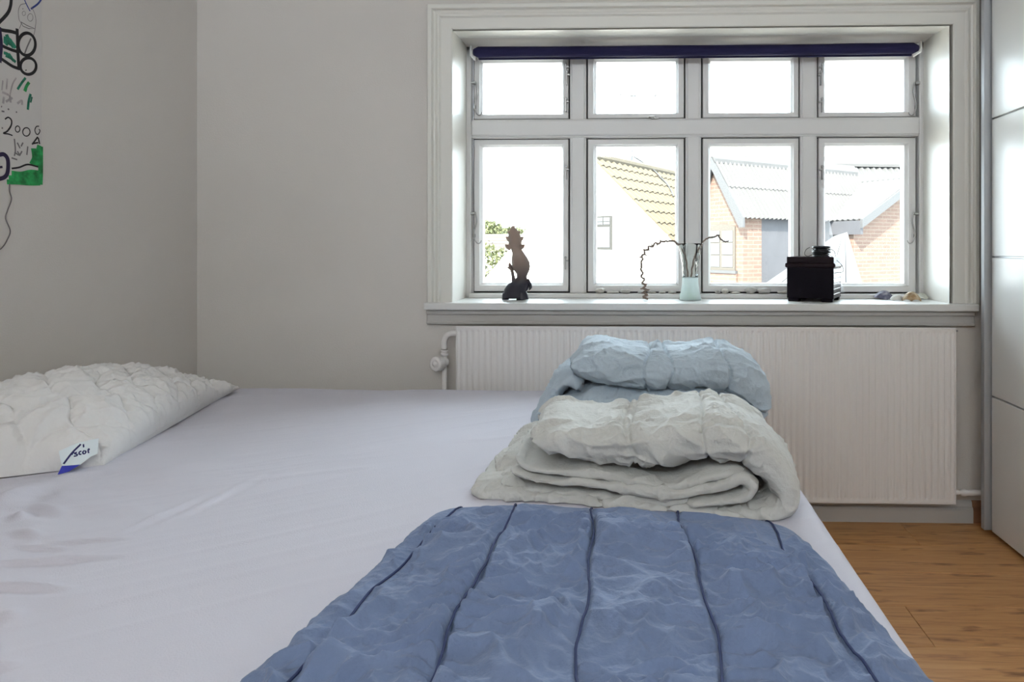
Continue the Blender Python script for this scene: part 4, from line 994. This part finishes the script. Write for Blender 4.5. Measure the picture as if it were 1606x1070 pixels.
v, f = prism([(0, ph+.02), (-4.3, ph+.02-4.3*tp), (-4.3, ph-.08-4.3*tp), (0, ph-.10)], -.02, 6.2); lo('roof_slope', v, f, tile, hs, Mh)
v, f = lathe_data([(.0001, 0), (.12, 0), (.12, 6.3), (.0001, 6.3)], 12, Matrix.Translation((0, -.05, ph+.02)) @ Matrix.Rotation(math.radians(-90), 4, 'X')); lo('ridge_cap', v, f, tile, hs, Mh)
def tx(px, o=( -.58, 14), d=(.863, -.508)):   # position along a facade for a photo column
    k = (px-PX)/F; L_ = math.hypot(*d); dx, dy = d[0]/L_, d[1]/L_; t_ = (k*o[1]-o[0])/(dx-k*dy); return t_, o[1]+t_*dy
a, ya = tx(934); b, yb_ = tx(961); z1 = (390-339)/F*ya; z0 = (390-392)/F*ya
wn = lbox('window', a, b, -.03, .05, z0, z1, mat('weathered_frame', (.012, .011, .009), .8), hs, Mh, .01)
zm = (390-358)/F*ya
xm = a+(b-a)*.5
for (c0, c1_, e0, e1) in ((a+.05, xm-.012, zm+.07, zm+.12), (xm+.012, b-.05, zm+.07, zm+.12), (a+.05, xm-.012, zm+.135, z1-.04), (xm+.012, b-.05, zm+.135, z1-.04), (a+.05, b-.05, z0+.05, zm+.02)):
    lbox('pane', c0, c1_, -.04, -.02, e0, max(e1, e0+.02), pane, wn, Mh)
# aerial on the ridge
ra = (991-PX)/F; yy_ = None
# ridge point for column 991
dx, dy = .508, .863; t_r = (ra*14+.58)/(dx-ra*dy); ay = 14+t_r*dy; ax = -.58+t_r*dx
zt = (390-150)/F*ay
an = tag(empty('aerial', CW(ax, ay, ph)), 'thin television aerial standing on the tiled ridge outside', 'aerial')
dk = mat('dark_metal', (.02, .02, .02), .7)
tube('mast', [CW(ax, ay, ph), CW(ax, ay, zt)], .020, dk, an, 6); tube('crossbar', [CW(ax-.10, ay, zt), CW(ax+.10, ay, zt)], .018, dk, an, 6)
for dd in (-.28, .52): tube('director', [CW(ax+dd, ay, zt-.01+.03*(dd < 0)), CW(ax+dd+.04, ay, zt+.02)], .02, dk, an, 6)
cp_ = []
for px_, py_ in ((993, 252), (1003, 258), (1015, 266), (1028, 276), (1036, 285), (1045, 294), (1052, 305), (1056, 315)):
    # on the right roof slope
    d = ((px_-PX)/F, 1, (390-py_)/F); xl_ = Vector((.863, -.508)).normalized(); best = None
    # plane: z = ph - tp * ((p-o).x')
    num = ph+tp*(xl_.x*(-.58)+xl_.y*14); den = d[2]+tp*(d[0]*xl_.x+d[1]*xl_.y); k = num/den
    cp_.append(CW(d[0]*k, d[1]*k, d[2]*k+.10))
tube('cable', catmull(cp_, 40), .018, dk, an, 6)  # dark line down the tiles, built as a tube

# brick house with corrugated roof
Ma = frame_at(1.70, 12, (.55, -.83)); rA = 1.528+.04; tA = 1.376; xe = .80
ba = tag(empty('brick_house', Ma.translation+Vector((0, 0, GZ))), 'brick house with corrugated roof, arched window and gabled wing outside', 'house')
poly = [(-.62, GZ), (.66, GZ), (.66, rA-.66*tA-.10), (0, rA-.10), (-.62, rA-.62*tA-.10)]
v, f = prism(poly, .06, .30); lo('gable_wall', v, f, brick, ba, Ma)
lbox('corner_pier', .30, .662, .28, .50, GZ, rA-.66*tA-.05, brick, ba, Ma)
lbox('side_wall', .40, .655, .50, 3.6, GZ, rA-.66*tA-.02, slate, ba, Ma)
lbox('side_wall', -.62, -.4, .3, 3.6, GZ, rA-.62*tA-.1, brick, ba, Ma)
zmid = rA-.33*tA
for (xa, xb, lift) in ((.0, .42, .025), (.38, xe, .0)):
    roof_sheet('corrugated_sheet', xa, rA+.05+lift-xa*tA, xb, rA+.05+lift-xb*tA, -.04, 3.85, .105, .020, corr, ba, Ma, .012, 8)
v, f = prism([(0, rA+.04), (-.75, rA+.04-.75*tA), (-.75, rA-.75*tA), (0, rA)], -.04, 3.85); lo('roof_slope', v, f, corr, ba, Ma)
v, f = prism([(0, rA+.16), (.09, rA+.09-.05*tA), (.09, rA+.07-.09*tA), (0, rA+.07), (-.09, rA+.07-.09*tA), (-.09, rA+.09-.05*tA)], -.06, 3.88); lo('ridge_cap', v, f, corr, ba, Ma)
for sg in (1, -1):
    v, f = prism([(0, rA+.05), (sg*xe, rA+.05-xe*tA), (sg*xe, rA-.11-xe*tA), (sg*(xe-.10), rA-.11-xe*tA), (0, rA-.16)], -.07, -.03); lo('verge_board', v, f, trimw, ba, Ma)
of = (1.70, 12); df_ = (.55, -.83)
a, ya = tx(1108, of, df_); b, yb_ = tx(1150, of, df_); z1 = (390-353)/F*11.9; z0 = (390-424)/F*11.9
poly = [(a, z0), (b, z0), (b, z1-.03)]+[(a+(b-a)*(1-k/6), z1-.03+.05*math.sin(math.pi*k/6)) for k in range(1, 6)]+[(a, z1-.03)]
v, f = prism(poly, .035, .10); wn = lo('window', v, f, sand, ba, Ma)
xm = (a+b)/2
for (c0, c1_) in ((a+.05, xm-.035), (xm+.035, b-.05)):
    for k in range(3):
        e0 = z0+.06+k*(z1-z0-.14)/3; e1 = e0+(z1-z0-.14)/3-.025
        lbox('pane', c0, c1_, .025, .05, e0, e1, pane, wn, Ma)
lbox('window_sill', a-.05, b+.05, .0, .08, z0-.05, z0, trimw, ba, Ma); lbox('sill_course', a-.04, b+.05, .02, .08, z0-.22, z0-.05, brick, ba, Ma)
# taller roof behind
Mr_ = frame_at(3.4, 17.4, (.10, -.99)); rB = 2.18
bb_ = tag(empty('rear_house', Mr_.translation+Vector((0, 0, GZ))), 'grey corrugated roof rising behind the brick houses outside', 'house')
roof_sheet('corrugated_sheet', 0, rB, 1.75, rB-1.75*.85, 1.3, 7.5, .16, .024, corr, bb_, Mr_, .02, 8)
v, f = prism([(0, rB+.16), (.14, rB+.02), (.14, rB-.05), (-.14, rB-.05), (-.14, rB+.02)], 1.25, 7.6); lo('ridge_cap', v, f, corr, bb_, Mr_)
v, f = prism([(-1.5, GZ), (1.5, GZ), (1.5, rB-1.5*.85-.15), (0, rB-.12), (-1.5, rB-1.5*.85-.15)], 1.5, 7.2); lo('house_wall', v, f, brick, bb_, Mr_)
v, f = prism([(0, rB), (-1.75, rB-1.75*.85), (-1.75, rB-1.75*.85-.05), (0, rB-.05)], 1.3, 7.5); lo('roof_slope', v, f, corr, bb_, Mr_)
# gabled wing on the right
Mc = frame_at(4.315, 12.13, (.83, .55)); eC = .516; tC = .515; hw_ = 1.6
wc = ba
poly = [(.06, GZ), (2*hw_-.06, GZ), (2*hw_-.06, eC-.03), (hw_, eC+hw_*tC-.06), (.06, eC-.03)]
v, f = prism(poly, .16, .4); lo('gable_wall', v, f, brick, wc, Mc)
lbox('side_wall', .06, .30, -.0+.3, 1.6, GZ, eC-.02, mat('pink_render', (.0532, .0471, .0456), .9), wc, Mc); lbox('side_wall', 2*hw_-.3, 2*hw_-.06, .3, 1.6, GZ, eC-.02, brick, wc, Mc)
roof_sheet('roof_sheet', -.03, eC+.03-.03*tC, hw_, eC+.03+hw_*tC, -.06, 2.1, .12, .012, wroof, wc, Mc, .02, 6)
v, f = prism([(2*hw_+.1, eC+.04-.1*tC), (hw_, eC+.04+hw_*tC), (hw_, eC-.0+hw_*tC), (2*hw_+.1, eC-.1*tC)], -.06, 2.1); lo('roof_slope', v, f, wroof, wc, Mc)
v, f = prism([(-.03, eC+.01), (hw_, eC+.01+hw_*tC), (hw_, eC-.15+hw_*tC), (-.03, eC-.15)], -.10, -.05); lo('verge_board', v, f, trimw, wc, Mc)
v, f = prism([(2*hw_+.03, eC+.01), (hw_, eC+.01+hw_*tC), (hw_, eC-.15+hw_*tC), (2*hw_+.03, eC-.15)], -.10, -.05); lo('verge_board', v, f, trimw, wc, Mc)
lbox('eave_shade', -.02, .05, -.05, .64, eC-.26, eC-.01, slate, wc, Mc)  # dark strip standing in for the shade under the wing's eave
# low lean-to roof in front
def C3(px, py, yc): return CW((px-PX)/F*yc, yc, (390-py)/F*yc)
q4 = [C3(1309, 370, 11.6), C3(1329, 364, 11.6), C3(1362, 470, 9.6), C3(1160, 472, 9.6)]
lt = tag(empty('lean_to', q4[3]+Vector((0, 0, -1))), 'low white lean-to roof below the brick gable outside', 'roof')
for k in range(6):
    a0, a1 = k/6, (k+.93)/6
    p0, p1 = q4[0].lerp(q4[1], a0), q4[0].lerp(q4[1], a1); p2, p3 = q4[3].lerp(q4[2], a1), q4[3].lerp(q4[2], a0)
    up = Vector((0, 0, .03)); mesh('roof_sheet', [p0, p1, p2, p3, p0-up, p1-up, p2-up, p3-up], [(0, 1, 2, 3), (4, 5, 6, 7), (0, 1, 5, 4), (1, 2, 6, 5), (2, 3, 7, 6), (3, 0, 4, 7)], wroof, lt)
for p_, q_ in ((q4[0], q4[1]), (q4[3], q4[2])):
    for w_ in (p_.lerp(q_, .15), p_.lerp(q_, .85)): tube('post', [w_-Vector((0, 0, .03)), Vector((w_.x, w_.y, EYE+GZ))], .05, trimw, lt, 6)
# church spire far behind
sp_c = C3(1159, 262, 70); sr = .75
v, f = lathe_data([(sr, -3), (sr, 0), (sr*.8, .2), (.02, 2.2), (.0001, 2.25)], 8, Matrix.Translation(sp_c)); v2, f2 = lathe_data([(sr*1.2, -18), (sr*1.2, -3), (.001, -2.9)], 8, Matrix.Translation(sp_c))
v, f = join([(v, f), (v2, f2)]); tag(mesh('church_spire', v, f, mat('spire_copper', (.0342, .0350, .0380), .7)), 'small pointed grey church spire above the corrugated ridge outside', 'spire')
# house with pale tiled roof far left
Mf = frame_at(-5.6, 27, (.995, .1)); fh = tag(empty('distant_house', Mf.translation+Vector((0, 0, GZ))), 'distant house with pale orange tiled roof at far left outside', 'house')
v, f = prism([(-6, GZ), (1.5, GZ), (1.5, -.1), (-6, -.1)], 2, 6); lo('house_wall', v, f, white, fh, Mf)
z1 = (390-366)/F*28.5
for k in range(5):
    za, zb_ = -.1+(z1+.1)*k/5, -.1+(z1+.1)*(k+1)/5; ya_, yb2 = 1.6+1.6*k/5, 1.6+1.6*(k+1)/5
    lo('tile_course', [(-6.2, ya_, za+.03), (1.7, ya_, za+.03), (1.7, yb2, zb_), (-6.2, yb2, zb_), (-6.2, ya_, za-.03), (1.7, ya_, za-.03), (1.7, yb2, zb_-.05), (-6.2, yb2, zb_-.05)], [(0, 1, 2, 3), (4, 5, 6, 7), (0, 1, 5, 4), (1, 2, 6, 5), (2, 3, 7, 6), (3, 0, 4, 7)], mat('orange_tile', (.0441, .0357, .0304), .85) if k == 0 else bpy.data.materials['orange_tile'], fh, Mf)
v, f = prism([(-6.2, z1), (1.7, z1), (1.7, -.1), (-6.2, -.1)], 3.2, 3.3); lo('roof_back', v, f, bpy.data.materials['orange_tile'], fh, Mf)
# trees
leafm = mat('leaf_green', (.052, .058, .018), .7, 0, 1, .35, 1.5); bark = mat('tree_bark', (.10, .07, .05), .9)
rng = np.random.RandomState(5)
def tree(name, px, py, yc, rx, rz_, n_, label, ls):
    c = C3(px, py, yc); base = Vector((c.x, c.y, EYE+GZ)); tr_ = tag(empty(name, base), label, 'tree', 'trees outside the window')
    tube('trunk', [base, base.lerp(c, .6), c], [.22, .15, .06], bark, tr_, 8)
    for k in range(4): tube('branch', [base.lerp(c, .65), c+Vector((rx*.6*math.cos(k*1.7), rx*.6*math.sin(k*1.7), rz_*.3*math.sin(k*2.3)))], [.08, .02], bark, tr_, 6)
    d = rng.normal(size=(n_, 3)); d /= np.linalg.norm(d, axis=1)[:, None]; r = rng.uniform(.35, 1, n_)**.5
    lump = 1+.35*perlin(d[:, 0]*2.2+px, d[:, 1]*2.2, d[:, 2]*2.2)
    ctr = np.array(c)+d*(r*lump)[:, None]*np.array([rx, rx, rz_])
    a = rng.normal(size=(n_, 3)); a /= np.linalg.norm(a, axis=1)[:, None]; b = np.cross(a, rng.normal(size=(n_, 3))); b /= np.linalg.norm(b, axis=1)[:, None]
    s_ = rng.uniform(.6, 1.2, n_)[:, None]*ls
    V = np.stack([ctr-a*s_, ctr+b*s_*.5, ctr+a*s_, ctr-b*s_*.5], 1).reshape(-1, 3)
    o = npmesh('foliage', V, np.arange(n_*4).reshape(-1, 4), leafm, tr_); o['kind'] = 'stuff'
tree('tree', 762, 362, 34, .95, .55, 2600, 'rounded green tree above the distant orange roof, leftmost outside', .09)
tree('tree', 800, 366, 41, 1.3, .38, 2600, 'low green treetop behind the crest of the figurine outside', .09)
tree('tree', 742, 425, 19, 1.15, .85, 4200, 'yellow-green bush beside the white house, lower left outside', .06)
